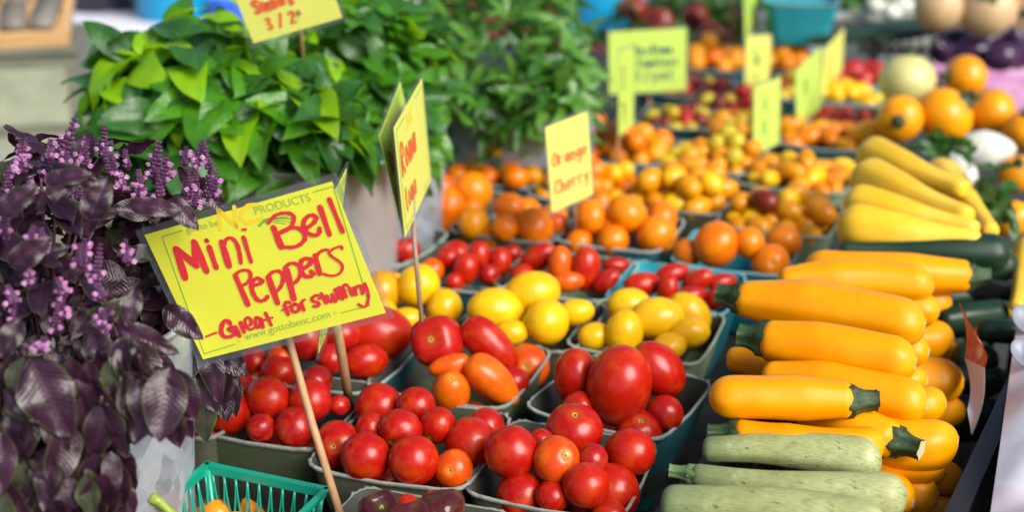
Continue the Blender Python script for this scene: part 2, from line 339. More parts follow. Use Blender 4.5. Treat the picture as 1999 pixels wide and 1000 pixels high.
# ------------------------------------------------------------------ pulp baskets
def basket_mesh(seed,S=.13,H=.085):
    rr=random.Random(seed); nper=18
    def loop(h,cr,z,zf,flute=0,jit=0):
        out=[]
        for q in range(4):
            for i in range(nper):
                t=i/nper
                # superellipse angle
                a=math.pi/2*(q+t)-math.pi/4
                ca,sa=math.cos(a),math.sin(a); e=.24
                x=h*math.copysign(abs(ca)**e,ca) if abs(ca)>1e-9 else 0; y=h*math.copysign(abs(sa)**e,sa) if abs(sa)>1e-9 else 0
                k=max(abs(x),abs(y))
                d=1-min(abs(x),abs(y))/h
                bul=1+zf*.03*d
                f=1+flute*math.sin((q*nper+i)*math.pi)*.0
                jj=1+rr.uniform(-jit,jit)
                out.append((x*bul*jj,y*bul*jj,z(d)+rr.uniform(-jit,jit)*.06))
        return out
    n=4*nper; S2=S/2
    sag=rr.uniform(.002,.005)
    outer=[(S2*.70,0,0),(S2*.72,.004,.3),(S2*.80,H*.35,1),(S2*.84,H*.5,1),(S2*.87,H*.62,1),(S2*.885,H*.66,1),(S2*.95,H*.93,.6)]
    rim=[(S2*.95,H*.93,.6),(S2*.985,H*.955,.5),(S2*1.0,H*.985,.5),(S2*.99,H*1.0,.5),(S2*.965,H*.995,.5)]
    inner=[(S2*.965,H*.995,.5),(S2*.93,H*.9,.6),(S2*.84,H*.5,1),(S2*.76,H*.2,1),(S2*.70,.006,.3),(.001,.005,0)]
    def strip(levels,jit=0):
        b=MB(); vs=[]
        for (h,z,bf) in levels:
            vs+=loop(h,0,lambda d,z=z:z-sag*d*(z/H)**3,bf,0,jit if (z>H*.95) else 0)
        # same jitter must agree between strips: reseed
        fs=[(k*n+i,k*n+(i+1)%n,(k+1)*n+(i+1)%n,(k+1)*n+i) for k in range(len(levels)-1) for i in range(n)]
        b.add(vs,fs); return b
    ob=strip(outer); ob.f.append(tuple(range(n-1,-1,-1))); ob.m.append(0)
    rb=strip(rim,0)
    # ragged rim
    vs=rb.v
    for k in range(1,5):
        for i in range(n):
            x,y,z=vs[k*n+i]; nz=noise.noise(Vector((i*.55,seed*3.1,0)))+.6*noise.noise(Vector((i*1.7,seed*1.3,5)))
            w={1:.4,2:1,3:1,4:.3}[k]; vs[k*n+i]=(x*(1+.018*nz*w),y*(1+.018*nz*w),z+.0022*nz*w)
    return ob,rb,strip(inner)
BASKET_PROTO={}
def basket_obj(style,loc,yaw,scale,label):
    seed=rnd.randrange(4); key=(style,seed)
    if key not in BASKET_PROTO:
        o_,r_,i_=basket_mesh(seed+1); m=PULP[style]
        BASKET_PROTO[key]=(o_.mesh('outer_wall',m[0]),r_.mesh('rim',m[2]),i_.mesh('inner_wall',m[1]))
    t=empty('pulp_basket',loc,label,'basket','pulp baskets on the market table'); t.rotation_euler=(0,0,yaw); t.scale=(scale,scale,1)
    for nm,me in zip(('outer_wall','rim','inner_wall'),BASKET_PROTO[key]): link(nm,me,t)
    return t
# fixed fruit: (px,py,radius_px,kind,mat,axis?)  axis: 'c' scar toward camera, 'u' up, 'h' lying, 'v' long axis upright, 'd' diagonal
AX={'c':(-.1,-.9,.45),'u':(.1,-.45,.9),'cr':(.45,-.7,.6),'cl':(-.35,-.85,-.2),'h':(1,.15,.05),'v':(-.08,-.2,-1),'d':(-.75,.1,.65),'e':(.75,-.1,.6),'b':(.3,.9,-.3)}
def fill(px,py,deg,scale,style,word,blab,fixed,filler,n_fill,heap=.010,grp=None,catname='tomato',objname='tomato',rimz=RIM):
    c=P(px,py,rimz); yaw=R(deg); base=Vector((c.x,c.y,rimz-.085))
    basket_obj(style,base,yaw,scale,blab)
    ca,sa=math.cos(yaw),math.sin(yaw)
    def loc2(p): dx,dy=p.x-c.x,p.y-c.y; return dx*ca+dy*sa,-dx*sa+dy*ca
    half=.065*scale
    items=[]
    for it in fixed:
        x,y,r=it[:3]; kind=it[3] if len(it)>3 else 'round'; mat=it[4] if len(it)>4 else filler[1]; ax=it[5] if len(it)>5 else None
        z=rimz
        for _ in range(6):
            p=P(x,y,z); u,v=loc2(p); q=min(1.2,math.hypot(u,v)/half); z=.5*z+.5*(rimz+.001+heap*(1-q*q)*1.7)
        p=P(x,y,z); rad=1.07*r*dep(p)/F; items.append([p,rad,kind,mat,ax,p.copy(),True])
    nf=len(items)
    H=.085
    k=0
    while k<n_fill:
        rad=filler[2]*rnd.uniform(.88,1.1)
        u=rnd.uniform(-1,1)*(half*.86-rad); v=rnd.uniform(-1,1)*(half*.86-rad)
        z=(rimz-.045+rnd.random()*.02) if nf else rimz+rnd.random()*(heap*1.2)
        p=Vector((c.x+u*ca-v*sa,c.y+u*sa+v*ca,z)); p.z-=0 if nf else .006; items.append([p,rad,filler[0],filler[1] if isinstance(filler[1],str) else rnd.choice(filler[1]),None,p.copy(),False]); k+=1
    for itn in range(70):
        for i,a in enumerate(items):
            if not a[6]: a[0].z-=.0006
        for i,a in enumerate(items):
            for b in items[i+1:]:
                d=b[0]-a[0]; l=d.length or 1e-5; o=(a[1]+b[1])*.93-l
                if o>0:
                    d=d/l
                    wa,wb=(.25,.25) if (a[6] and b[6]) else ((.5,.5) if not (a[6] or b[6]) else ((.05,.9) if a[6] else (.9,.05)))
                    a[0]-=d*o*wa; b[0]+=d*o*wb
        for a in items:
            if a[6]: a[0]+=(a[5]-a[0])*.12
            u,v=loc2(a[0]); zz=a[0].z-(rimz-H)
            lim=half*(.70+.25*min(1,max(0,zz/H)))-a[1]*(.92 if nf else 1.0)
            if zz>H*1.05: lim=half*.95-a[1]*.3
            if a[6]: lim+=.004
            lim=max(lim,.001)
            u=max(-lim,min(lim,u)); v=max(-lim,min(lim,v))
            zz=max(zz,a[1]+(.004 if nf else H*.80*(1-.22*(u*u+v*v)/half**2)+heap*.5-.006)); a[0]=Vector((c.x+u*ca-v*sa,c.y+u*sa+v*ca,zz+rimz-H))
    if 'dark one' in word and 'left' not in word: max(items,key=lambda a:a[0].z-.3*a[0].y)[3]='brown'
    # names by place among the fruit that show
    vis=items[:nf] if nf else items
    pr=[topx(a[0]) for a in vis]; ext={}
    if len(vis)>3:
        for lab,key in (('frontmost',lambda i:-pr[i][1]),('rearmost',lambda i:pr[i][1]),('leftmost',lambda i:pr[i][0]),('rightmost',lambda i:-pr[i][0])):
            cand=[i for i in range(len(vis)) if i not in ext]; ext[min(cand,key=key)]=lab
    for i,a in enumerate(items):
        cw={'red':'red','deepred':'deep red','orangered':'orange-red','orange':'orange','gold':'golden','yellow':'yellow','brown':'dark brown','olive':'olive yellow','pepper':'purple-black','habanero':'orange','rose':'rosy red'}[a[3]]
        if objname=='tomato': nm,cn={'grape':('grape_tomato','grape tomato'),'oval':('plum_tomato','plum tomato'),'long':('plum_tomato','plum tomato'),'pear':('pear_tomato','pear tomato')}.get(a[2],('tomato','tomato') if nf else ('cherry_tomato','cherry tomato'))
        else: nm,cn=objname,catname
        kw={'block':'blocky ','long':'long '}.get(a[2],'')
        ax=a[4]
        if ax: axis=Vector(AX[ax])+Vector([rnd.uniform(-.12,.12) for _ in range(3)])
        elif a[2] in('grape','oval','long','pear'): axis=Vector((rnd.uniform(-1,1),rnd.uniform(-1,1),rnd.uniform(-.25,.25)))
        else: axis=Vector((rnd.uniform(-1,1),rnd.uniform(-.7,1),rnd.uniform(-.9,.3)))
        o=fruit(nm,a[2],a[3],a[0],a[1],axis)
        if i in ext: lb='%s %s%s, %s in %s'%(cw,kw,cn,ext[i],word)
        elif i<len(vis): lb='%s %s%s in %s'%(cw,kw,cn,word)
        else: lb='%s %s%s lying low in %s'%(cw,kw,cn,word)
        tag(o,lb,cn,grp or ('fruit in '+word))
O_='orange'; g='grape'; R_='round'; OV='oval'
fill(1100,908,-19,.98,'grey','the nearest bottom-centre basket','grey-green pulp basket of round red tomatoes, nearest at the bottom centre',
 [(1016,901,51,R_,'red','b'),(1122,840,51,R_,'red','u'),(1093,909,45,R_,'orangered','cr'),(1143,951,45,R_,'red','b'),(1240,954,54,R_,'red','b'),(1005,975,48,R_,'red','b'),(1225,896,46,R_,'red','b'),(1070,978,32,R_,'red'),(1155,908,30,R_,'deepred'),(1180,1002,34,R_,'red'),(1052,866,24,R_,'red')],(R_,'red',.016),8,.016)
fill(806,856,-17,1.04,'grey','the basket left of the nearest one, by the stick','grey-brown pulp basket of red tomatoes with the sign stick at its front left',
 [(652,866,45,R_,'red','c'),(714,893,47,R_,'red','b'),(814,896,49,R_,'red','b'),(740,796,44,R_,'red','b'),(812,796,37,R_,'red','b'),(783,845,41,R_,'red','cl'),(906,860,47,R_,'red','b'),(864,838,35,R_,'red','cl'),(950,834,35,R_,'deepred'),(724,838,28,R_,'red'),(878,914,36,R_,'orangered','c')],(R_,'red',.016),8,.012)
fill(556,790,-19,1.0,'green','the basket under the big yellow sign','olive green pulp basket of red tomatoes directly under the big yellow sign',
 [(450,802,42,R_,'red','b'),(520,780,41,R_,'red','b'),(536,728,34,R_,'red','b'),(606,786,41,R_,'deepred','b'),(617,750,33,R_,'deepred'),(578,832,38,R_,'deepred','b'),(510,836,28,R_,'deepred'),(466,762,22,R_,'red'),(526,702,27,R_,'red'),(490,727,25,R_,'deepred'),(660,792,20,R_,'deepred'),(552,698,22,R_,'orangered')],(R_,'deepred',.015),8,.012)
fill(1212,768,-29,1.0,'teal','the teal-sided basket of plum tomatoes','teal-sided pulp basket with a torn pale rim holding large plum tomatoes',
 [(1280,724,47,OV,'red','d'),(1215,760,60,OV,'red','v'),(1124,738,42,OV,'red','v'),(1132,797,32,R_,'red'),(1244,842,42,R_,'red','u'),(1303,820,36,R_,'deepred')],(R_,'deepred',.019),5,.022)
fill(900,715,-20,1.06,'green','the basket of long orange-red tomatoes behind','green-grey pulp basket of blocky and long orange-red tomatoes, left of the plum tomatoes',
 [(855,668,49,'block','deepred','c'),(957,672,40,'long','red','d'),(1052,697,40,R_,'orangered','c'),(966,745,38,'long','orangered','d'),(880,757,36,OV,'orangered','u'),(878,722,24,'long','orangered','h'),(1020,748,30,R_,'deepred')],(R_,'orangered',.016),6,.022)
fill(650,690,-20,1.05,'teal','the basket behind the sign sticks','dark teal pulp basket of large red tomatoes behind the wooden sticks of the big sign',
 [(730,652,52,OV,'red','h'),(714,706,32,OV,'red','h'),(600,668,44,R_,'deepred'),(648,700,30,R_,'deepred'),(660,655,34,R_,'deepred'),(560,690,26,R_,'orangered')],(R_,'red',.018),5,.018)
fill(1035,622,-21,1.0,'grey','the middle basket of yellow plum tomatoes','grey pulp basket of yellow plum tomatoes, middle one of its row',
 [(968,572,40,OV,'yellow','e'),(972,604,42,OV,'yellow','h'),(1040,576,40,OV,'yellow','h'),(1067,625,43,R_,'yellow'),(1126,610,26,OV,'yellow','h'),(1000,650,24,OV,'yellow','h')],(OV,'yellow',.016),5,.022)
fill(1265,642,-21,1.02,'pale','the right basket of yellow plum tomatoes','pale green pulp basket of shiny yellow plum tomatoes beside the golden zucchini',
 [(1228,596,32,OV,'yellow','h'),(1350,606,36,OV,'yellow','d'),(1284,621,39,OV,'yellow','h'),(1214,653,36,OV,'yellow','v'),(1308,677,26,OV,'yellow','h'),(1168,657,26,OV,'yellow','h'),(1345,650,30,OV,'yellow','h')],(OV,'yellow',.016),5,.012)
fill(808,588,-21,1.0,'grey','the left basket of yellow tomatoes behind the stick','grey pulp basket of yellow tomatoes behind the thin grey stick',
 [(815,566,40,R_,'yellow','c'),(860,594,36,R_,'yellow'),(797,625,24,OV,'yellow','h'),(757,572,38,R_,'gold'),(737,532,30,R_,'yellow'),(750,606,26,R_,'yellow')],(R_,'gold',.016),5,.016)
fill(1322,558,-21,1.0,'blue','the bright turquoise basket','bright turquoise pulp basket of small red grape tomatoes',
 [(1256,556,24,g,'red','h'),(1314,534,20,g,'deepred','h'),(1362,550,22,g,'red','e'),(1304,568,21,g,'red','v'),(1410,552,18,g,'red','h'),(1402,580,20,g,'deepred','e'),(1350,578,19,g,'deepred','h')],(g,'deepred',.010),8,.008)
fill(1108,532,-22,1.02,'pale','the middle basket of red grape tomatoes','pale grey-green pulp basket of red grape tomatoes in the middle of the table',
 [(1050,504,25,g,'red','e'),(1096,520,24,g,'orangered','v'),(1146,528,28,g,'red','v'),(1020,538,22,R_,'red'),(1104,552,20,g,'orangered','h'),(1204,518,16,g,'red','h'),(1078,562,18,g,'red','h'),(1178,546,20,g,'deepred','e')],(g,'deepred',.011),8,.012)
fill(905,518,-22,1.02,'teal','the left basket of small red tomatoes','dark teal pulp basket of small red tomatoes right of the thin grey stick',
 [(925,471,25,R_,'red'),(874,504,24,R_,'red'),(937,499,22,OV,'red','v'),(905,531,24,OV,'red','v'),(975,511,22,OV,'red','v'),(1000,495,17,R_,'deepred'),(846,527,23,R_,'orangered'),(955,536,20,R_,'deepred'),(890,548,18,R_,'red')],(R_,'deepred',.012),7,.012)
fill(738,470,-22,1.02,'teal','the red basket behind the big sign','dark pulp basket of red tomatoes just right of the big yellow sign',
 [(710,424,24,R_,'red'),(722,448,26,R_,'red'),(755,492,26,OV,'red','v'),(780,434,24,R_,'deepred'),(788,490,26,R_,'deepred'),(745,418,22,R_,'red'),(700,470,26,R_,'deepred')],(R_,'deepred',.014),6,.012)
fill(1440,488,-22,1.0,'blue','the turquoise basket of big orange tomatoes','turquoise pulp basket of large round orange tomatoes',
 [(1402,480,42,R_,O_,'b'),(1458,484,30,R_,O_),(1530,474,34,R_,O_),(1500,506,36,R_,O_,'c'),(1342,490,28,R_,O_)],(R_,O_,.017),4,.012)
fill(1210,445,-22,1.04,'teal','the basket right of the orange-lettered card','grey-teal pulp basket of orange tomatoes right of the orange-lettered card',
 [(1128,400,32,R_,O_),(1150,432,34,R_,O_),(1224,426,38,R_,O_),(1280,458,38,R_,O_),(1192,472,30,R_,O_),(1126,474,27,R_,O_),(1292,426,30,R_,O_)],(R_,O_,.016),4,.016)
fill(1010,428,-22,1.04,'grey','the basket left of the orange-lettered card','grey pulp basket of orange tomatoes left of the orange-lettered card',
 [(1038,444,37,R_,O_),(996,406,30,R_,O_),(1058,394,32,R_,O_),(990,448,27,R_,O_),(1098,440,22,R_,'orangered'),(932,442,30,R_,'gold'),(950,466,24,R_,O_),(1100,408,24,R_,O_)],(R_,O_,.016),4,.014)
fill(880,396,-22,1.04,'teal','the basket of pear-shaped orange tomatoes','dark pulp basket of orange and pear-shaped tomatoes beside the folded pair of cards',
 [(875,414,31,'pear',O_,'v'),(922,374,36,R_,O_),(860,376,28,'pear','orangered','v'),(826,396,26,R_,O_),(918,410,24,R_,O_),(838,430,26,R_,'orangered')],(R_,O_,.016),4,.014)
def auto(px,py,s,style,word,blab,kinds,mats,r,n,heap=.02,deg=-22,rz=RIM): fill(px,py,deg,s,style,word,blab,[],(kinds,mats,r*.97),int(n*1.35+2),heap*1.25,rimz=rz)
auto(1524,418,1.08,'pale','the basket of golden tomatoes with a dark one','pale pulp basket of oval golden tomatoes with one dark one, left of the yellow squash',OV,['gold','gold','yellow','gold','orange','gold'],.0145,21)
auto(1325,378,1.05,'grey','the basket of yellow tomatoes left of the dark one','grey pulp basket of yellow oval tomatoes in the middle distance',OV,['gold','yellow','gold'],.0155,20,.028)
auto(1150,362,1.05,'teal','the basket of small golden tomatoes at the narrow card','teal pulp basket of small golden tomatoes behind the orange-lettered card',R_,['gold','yellow','gold','orange'],.0145,20,.024)
auto(980,330,1.08,'teal','the basket of golden round tomatoes below the herbs','teal pulp basket of golden round tomatoes just below the herb bucket',R_,['gold','gold','orange','yellow'],.0185,14,.026)
auto(1556,338,1.15,'pale','the basket of golden oblong tomatoes beside the yellow squash','pale pulp basket of oblong golden tomatoes beside the yellow squash',g,['gold','orange','gold','yellow'],.0135,19,.028)
auto(1388,305,1.1,'teal','the basket of mixed small golden tomatoes','teal pulp basket of small mixed golden and amber tomatoes',R_,['gold','olive','gold','gold'],.015,18,.024)
auto(1230,288,1.12,'blue','the basket of amber tomatoes under the wide card','turquoise-rimmed pulp basket of amber tomatoes below the wide card',R_,['gold','orange','gold'],.0175,14,.026)
auto(1070,268,1.1,'teal','the basket of orange-red tomatoes at the herb bucket','dark pulp basket of orange-red tomatoes at the foot of the herb bucket',R_,['orangered','orange','gold'],.0175,12,.022)
auto(1620,262,1.15,'teal','the basket of golden tomatoes behind the leaning lime card','pulp basket of golden tomatoes beneath the round yellow squash',g,['gold','orange'],.0145,13,.020)
auto(1465,240,1.1,'grey','the amber basket under the upright lime card','grey pulp basket of amber tomatoes under the upright lime card',R_,['gold','gold','olive'],.016,12,.018)
auto(1330,225,1.1,'teal','the dark red basket behind the wide card','dark teal pulp basket of dark red tomatoes behind the wide card',R_,['brown','brown','deepred','olive'],.014,12,.012)
auto(1640,222,1.15,'teal','the basket of tiny red tomatoes','pulp basket of tiny red tomatoes far right of the cards',R_,['deepred','brown','deepred'],.0125,14,.012)
auto(1430,196,1.15,'teal','the mixed basket behind the cards','dark teal pulp basket of mixed yellow and dark tomatoes',R_,['olive','brown','deepred'],.016,11,.016)
auto(1648,180,1.2,'blue','the basket of yellow-green tomatoes','turquoise pulp basket of yellow-green tomatoes behind the tiny red ones',OV,['yellow','olive','yellow'],.016,10,.016)
auto(1530,172,1.15,'teal','the far basket of brown tomatoes','dark pulp basket of brown-red tomatoes among the cards',R_,['brown','olive','deepred'],.016,10,.016)
auto(1340,164,1.2,'teal','the far basket of deep red tomatoes','dark pulp basket of deep red tomatoes right of the wide card',R_,['brown','brown','deepred','olive'],.017,9,.016)
auto(1395,118,1.25,'teal','the far basket of orange tomatoes','dark pulp basket of orange tomatoes right of the wide card, far back',R_,['orange','gold','gold'],.021,9,.026)
auto(1525,118,1.2,'teal','the far basket of orange tomatoes among the cards','dark pulp basket of orange tomatoes between the yellow cards',R_,['orange','gold'],.021,8,.026)
auto(1688,146,1.2,'grey','the far basket of rosy tomatoes','grey pulp basket of large rosy tomatoes left of the cream squash',R_,['rose','deepred','rose'],.024,4,.006)
auto(372,770,1.0,'grey','the basket hidden by the purple basil','pulp basket of red tomatoes half hidden by the purple basil',R_,['red','deepred'],.0155,10,.014)
fill(790,1062,-19,1.0,'grey','the front basket of dark peppers','grey-brown pulp basket of dark purple peppers at the bottom edge',
 [(748,1006,40,'bell','pepper','u'),(858,1006,46,'bell','pepper','b'),(792,992,24,R_,'red'),(806,1030,46,'bell','pepper','u')],('bell','pepper',.018),3,.012,catname='pepper',objname='pepper')

# ------------------------------------------------------------------ green plastic mesh basket
def mesh_basket():
    c=P(444,996,RIM); yaw=R(-21); t=empty('mesh_basket',(c.x,c.y,RIM-.085),'bright green plastic mesh berry basket at the bottom edge','basket'); t.rotation_euler=(0,0,yaw)
    h=.051; H=.085; hb=.040
    b=MB(); 
    for k in range(4):
        M=Matrix.Rotation(k*math.pi/2,4,'Z')
        b.box((0,h,H-.0035),(h+.0012,.0011,.0035),0,M); b.box((0,h+.002,H-.0006),(h+.003,.0022,.0008),0,M)
    b.build('rim',teal_plastic,t,False)
    for k in range(4):
        M=Matrix.Rotation(k*math.pi/2,4,'Z'); b=MB(); n=9
        for i in range(n+1):
            x0=-h+.004+(2*h-.008)*i/n
            for sgn in(-1,1):
                pts=[]
                for j in range(9):
                    q=j/8; x=x0*(1-q*.2)+sgn*.5*(2*h/n)*(q**1.5)*1.9; lim=h*(1-q)+hb*q
                    x=max(-lim,min(lim,x)); pts.append((x,h*(1-q)+hb*q,(H-.006)*(1-q)+.003*q))
                b.tube(pts,.0009,5,0,M)
        b.build('lattice_side',teal_plastic,t)
        b=MB(); b.tube([(h-.001,h-.001,H-.004),(hb,hb,.002)],.0022,6,0,M); b.build('corner_post',teal_plastic,t)
    b=MB()
    for i in range(9):
        x=-hb+2*hb*i/8; b.tube([(x,-hb,.002),(x,hb,.002)],.0011,5); b.tube([(-hb,x,.0025),(hb,x,.0025)],.0011,5)
    b.build('base',teal_plastic,t)
    return c,yaw
mc,myaw=mesh_basket()
for i,(px,py,r,k) in enumerate([(418,1004,30,'pear'),(492,1008,26,'pear'),(455,1030,30,'pear'),(512,1040,28,'pear'),(400,1050,30,'pear'),(360,1062,30,'pear')]):
    p=P(px,py,RIM-.040); o=fruit('small_pepper','pear','habanero',p,r*dep(p)/F,(rnd.uniform(-1,1),.3,rnd.uniform(-.3,.6)))
    tag(o,['orange small pepper, leftmost showing in the green mesh basket','orange small pepper, rightmost showing in the green mesh basket'][i] if i<2 else 'orange small pepper lying low in the green mesh basket','pepper','small peppers in the green mesh basket')
b=MB(); a=P(293,972,RIM+.012); e_=P(345,1010,RIM-.005); b.tube([a,a.lerp(e_,.3)+Vector((.001,0,.001)),a.lerp(e_,.7),e_],[.0046,.0036,.0030,.0036],10); b.tube([a-(e_-a).normalized()*.001,a],[.0042,.0048],10,1)
pl=empty('cut_pepper',(e_.x,e_.y,e_.z),'green pepper stalk with a brown cut end poking over the green mesh basket','pepper')
so_=b.build('stalk',[simple_noise('stalk_green',(.16,.26,.02),(.28,.36,.05),60,.4),simple_noise('stalk_cut',(.14,.09,.03),(.22,.15,.06),90,.8)],pl); so_.matrix_parent_inverse=Matrix.Translation(-e_)
pf=fruit('pod','pear','habanero',Vector((0.008,0,-.02)),.014); pf.parent=pl
# ------------------------------------------------------------------ buckets
def bucket(name,c,r,ztop,mat,label,ribs=True,rb=.8,zb=TABLE,handle=True,cat='bucket'):
    t=empty(name,(c[0],c[1],zb),label,cat); H=ztop-zb; b=MB(); prof=[(.001,.004),(r*rb*.97,.004),(r*rb,.0)]
    K=40
    for i in range(K+1):
        q=i/K; rr=r*(rb+(1-rb)*q)
        if ribs:
            for cz in(.2,.72): rr+=r*.022*math.exp(-((q-cz)/.014)**2)
        prof.append((rr,H*q))
    prof+=[(r*1.03,H),(r*1.035,H+.003),(r*1.0,H+.004),(r*.98,H-.002)]
    for i in range(8): q=1-i/7; prof.append((r*(rb+(1-rb)*q)-.002,max(.006,H*q-.004)))
    b.lathe(prof,72); b.build('wall',mat,t)
    if handle:
        b=MB(); pts=[(r*1.04*math.cos(a),r*.5*math.sin(a)*-1*.6-.0,H-.01-r*.9*math.sin(a)) for a in [math.pi*i/16 for i in range(17)]]
        b.tube([(x,-abs(r*1.0)*math.sin(math.pi*i/16)-.0,z) for i,(x,y,z) in enumerate(pts)],.002,6); b.build('handle',mat,t)
    return t
c1=W(72,640,.93); bucket('galvanised_bucket',(c1.x,c1.y),.112,.965,galv,'galvanised steel bucket holding the purple basil at the left front',rb=.86,handle=False)
soil=simple_noise('bucket_water_dark',(.01,.015,.01),(.03,.04,.02),30,.5)
def stemsbunch(mb,c,zb,zt,r,n,mi):
    for _ in range(n):
        a=rnd.uniform(0,6.28); q=r*math.sqrt(rnd.random()); x,y=c[0]+q*math.cos(a),c[1]+q*math.sin(a)
        mb.tube([(x*.4+c[0]*.6,y*.4+c[1]*.6,zb),(x,y,(zb+zt)/2),(x+(x-c[0])*.5,y+(y-c[1])*.5,zt)],[.002,.0018,.0012],5,mi)
# ------------------------------------------------------------------ leaves
def leaf(L_,w,bend=.5,fold=.35,cup=.2,quilt=.02,nx=3,ny=8,wav=.0,tip=1.0):
    """grid leaf along +y, up +z; returns verts, faces, uvs"""
    vs=[];uv=[]
    for j in range(ny+1):
        t=j/ny; wd=w*.5*(math.sin(math.pi*min(1,t**.78))**.72)*(1 if t<1 else 0)+.0004
        for i in range(-nx,nx+1):
            u=i/nx; x=u*wd
            a=bend*t; y=L_*(math.sin(a)/bend if abs(bend)>1e-3 else t); z=-L_*((1-math.cos(a))/bend if abs(bend)>1e-3 else 0)
            z+=abs(x)*fold - cup*(abs(u)**2)*wd*.8 + quilt*L_*math.sin(t*20-abs(u)*4)*abs(u)*(1-abs(u))*2
            z+=wav*w*math.sin(t*11+(3 if u>0 else 0))*abs(u)**2
            if abs(i)==nx: y+=.006*L_*(1 if j%2 else -1)
            vs.append((x,y,z)); uv.append((u,t))
    n=2*nx+1
    fs=[(j*n+i,j*n+i+1,(j+1)*n+i+1,(j+1)*n+i) for j in range(ny) for i in range(n-1)]
    return vs,fs,uv
def orient(p,d,up,roll=0):
    y=Vector(d).normalized(); z=Vector(up)-y*Vector(up).dot(y)
    z=z.normalized() if z.length>1e-4 else y.orthogonal().normalized(); x=y.cross(z)
    M=Matrix((x,y,z)).transposed().to_4x4(); M=M@Matrix.Rotation(roll,4,'Y'); M.translation=Vector(p); return M
def foliage(name,parent,c,rad,n,Ls,ws,mats,weights,droop=.5,shell=.55,bend=(.3,1.2),fold=(.1,.6),seedf=None,zmin=-1,wav=.06,detail=True,holes=.25,updir=.3,clump=True,quilt=.04,pf=None):
    mb=MB(); protos=[]
    for k in range(14): protos.append(leaf(1,rnd.uniform(*ws),rnd.uniform(*bend),rnd.uniform(*fold),rnd.uniform(0,.35),quilt,3 if detail else 2,9 if detail else 6,wav))
    cnt=0; tries=0
    while cnt<n and tries<n*20:
        tries+=1
        v=Vector([rnd.gauss(0,1) for _ in range(3)]).normalized()
        if v.z<zmin: continue
        q=shell+(1-shell)*rnd.random()**.6
        if noise.noise(v*2.6+Vector((c[0]*9,0,3)))<-holes and rnd.random()<.7: q*=.78
        q*=1+.14*noise.noise(v*3.1+Vector((5,c[1]*7,0)))
        p=Vector((c[0]+v.x*rad[0]*q,c[1]+v.y*rad[1]*q,c[2]+v.z*rad[2]*q))
        if pf and not pf(p): continue
        k=5 if clump and rnd.random()<.45 else 1
        axis=Vector((v.x,v.y,v.z+.5)).normalized(); t0=rnd.random()*6.28
        for j in range(k):
            if k>1:
                o=axis.orthogonal().normalized(); o=Matrix.Rotation(t0+j*2.4,3,axis)@o; d=o*.9+axis*(.75-.25*(j/k)); up=axis
                Lx=rnd.uniform(*Ls)*(.55+.12*j)
            else:
                d=Vector((v.x+rnd.uniform(-.6,.6),v.y+rnd.uniform(-.6,.6),(v.z*.5+updir)+rnd.uniform(-.5,.4)-droop*rnd.random())); up=Vector((v.x*.7+rnd.uniform(-.3,.3),v.y*.7-.15,.9)); Lx=rnd.uniform(*Ls)
            vs,fs,uv=rnd.choice(protos); M=orient(p,d,up,rnd.uniform(-.5,.5))@Matrix.Scale(Lx,4)
            mb.add(vs,fs,rnd.choices(range(len(mats)),weights if len(mats)<3 else (.5,.42,.03+.6*max(0,v.z)**1.5*max(0,.6-v.x)))[0],M,uv); cnt+=1  # three-tone bunches get more painted-backlight leaves toward the top and left
    return mb
# purple basil
pb_root=empty('purple_basil',(c1.x,c1.y,.92),'big bunch of dark purple flowering basil in the galvanised bucket','basil')
inv=Matrix.Translation(-Vector((c1.x,c1.y,.92)))
cc=W(120,610,.90)
pm=[LF['purple'],LF['purpleolive']]
def clear_of_card(p,m=.045):
    x,y=topx(p); return not (x>185 and 330<y<800 and dep(p)<.955)
mb=foliage('leaves',pb_root,(cc.x,cc.y+.03,cc.z),(.105,.10,.115),1000,(.019,.040),(.42,.62),pm,[.86,.14],droop=.9,shell=.6,zmin=-.95,bend=(.2,1.4),wav=.10,updir=.1,pf=clear_of_card,quilt=.025)
# low skirt of hanging leaves over the bucket rim
for _ in range(380):
    px=rnd.uniform(-80,335) if rnd.random()<.95 else rnd.uniform(380,450); ylim=1090-max(0,px-120)*1.1; 
    if px>225: ylim=rnd.uniform(745,830)
    p=W(px,rnd.uniform(min(680,ylim-80) if px<225 else (660 if px<275 else 715),max(ylim-50,(670 if px<275 else 720)) if px>225 else ylim-50),rnd.uniform(.765,.80) if px<340 else rnd.uniform(.955,.99)); vs,fs,uv=leaf(1,rnd.uniform(.42,.6),rnd.uniform(.1,1),rnd.uniform(.1,.6),.2,.02,3,9,.1)
    M=orient(p,(rnd.uniform(-.5,.5),rnd.uniform(-.7,.1),-1),(rnd.uniform(-.4,.4),-1,.5),rnd.uniform(-.6,.6))@Matrix.Scale(rnd.uniform(.026,.046),4); mb.add(vs,fs,0 if rnd.random()<.9 else 1,M,uv)
for _ in range(150):
    px=rnd.uniform(190,350); p=W(px,rnd.uniform(400,690),rnd.uniform(.965,1.02)); vs,fs,uv=leaf(1,rnd.uniform(.42,.6),rnd.uniform(.1,1),rnd.uniform(.1,.6),.2,.02,3,9,.1)
    mb.add(vs,fs,0 if rnd.random()<.85 else 1,orient(p,(rnd.uniform(-.9,.7),rnd.uniform(-.6,.1),rnd.uniform(-1,.5)),(rnd.uniform(-.4,.4),-1,.7),rnd.uniform(-.6,.6))@Matrix.Scale(rnd.uniform(.026,.044),4),uv)
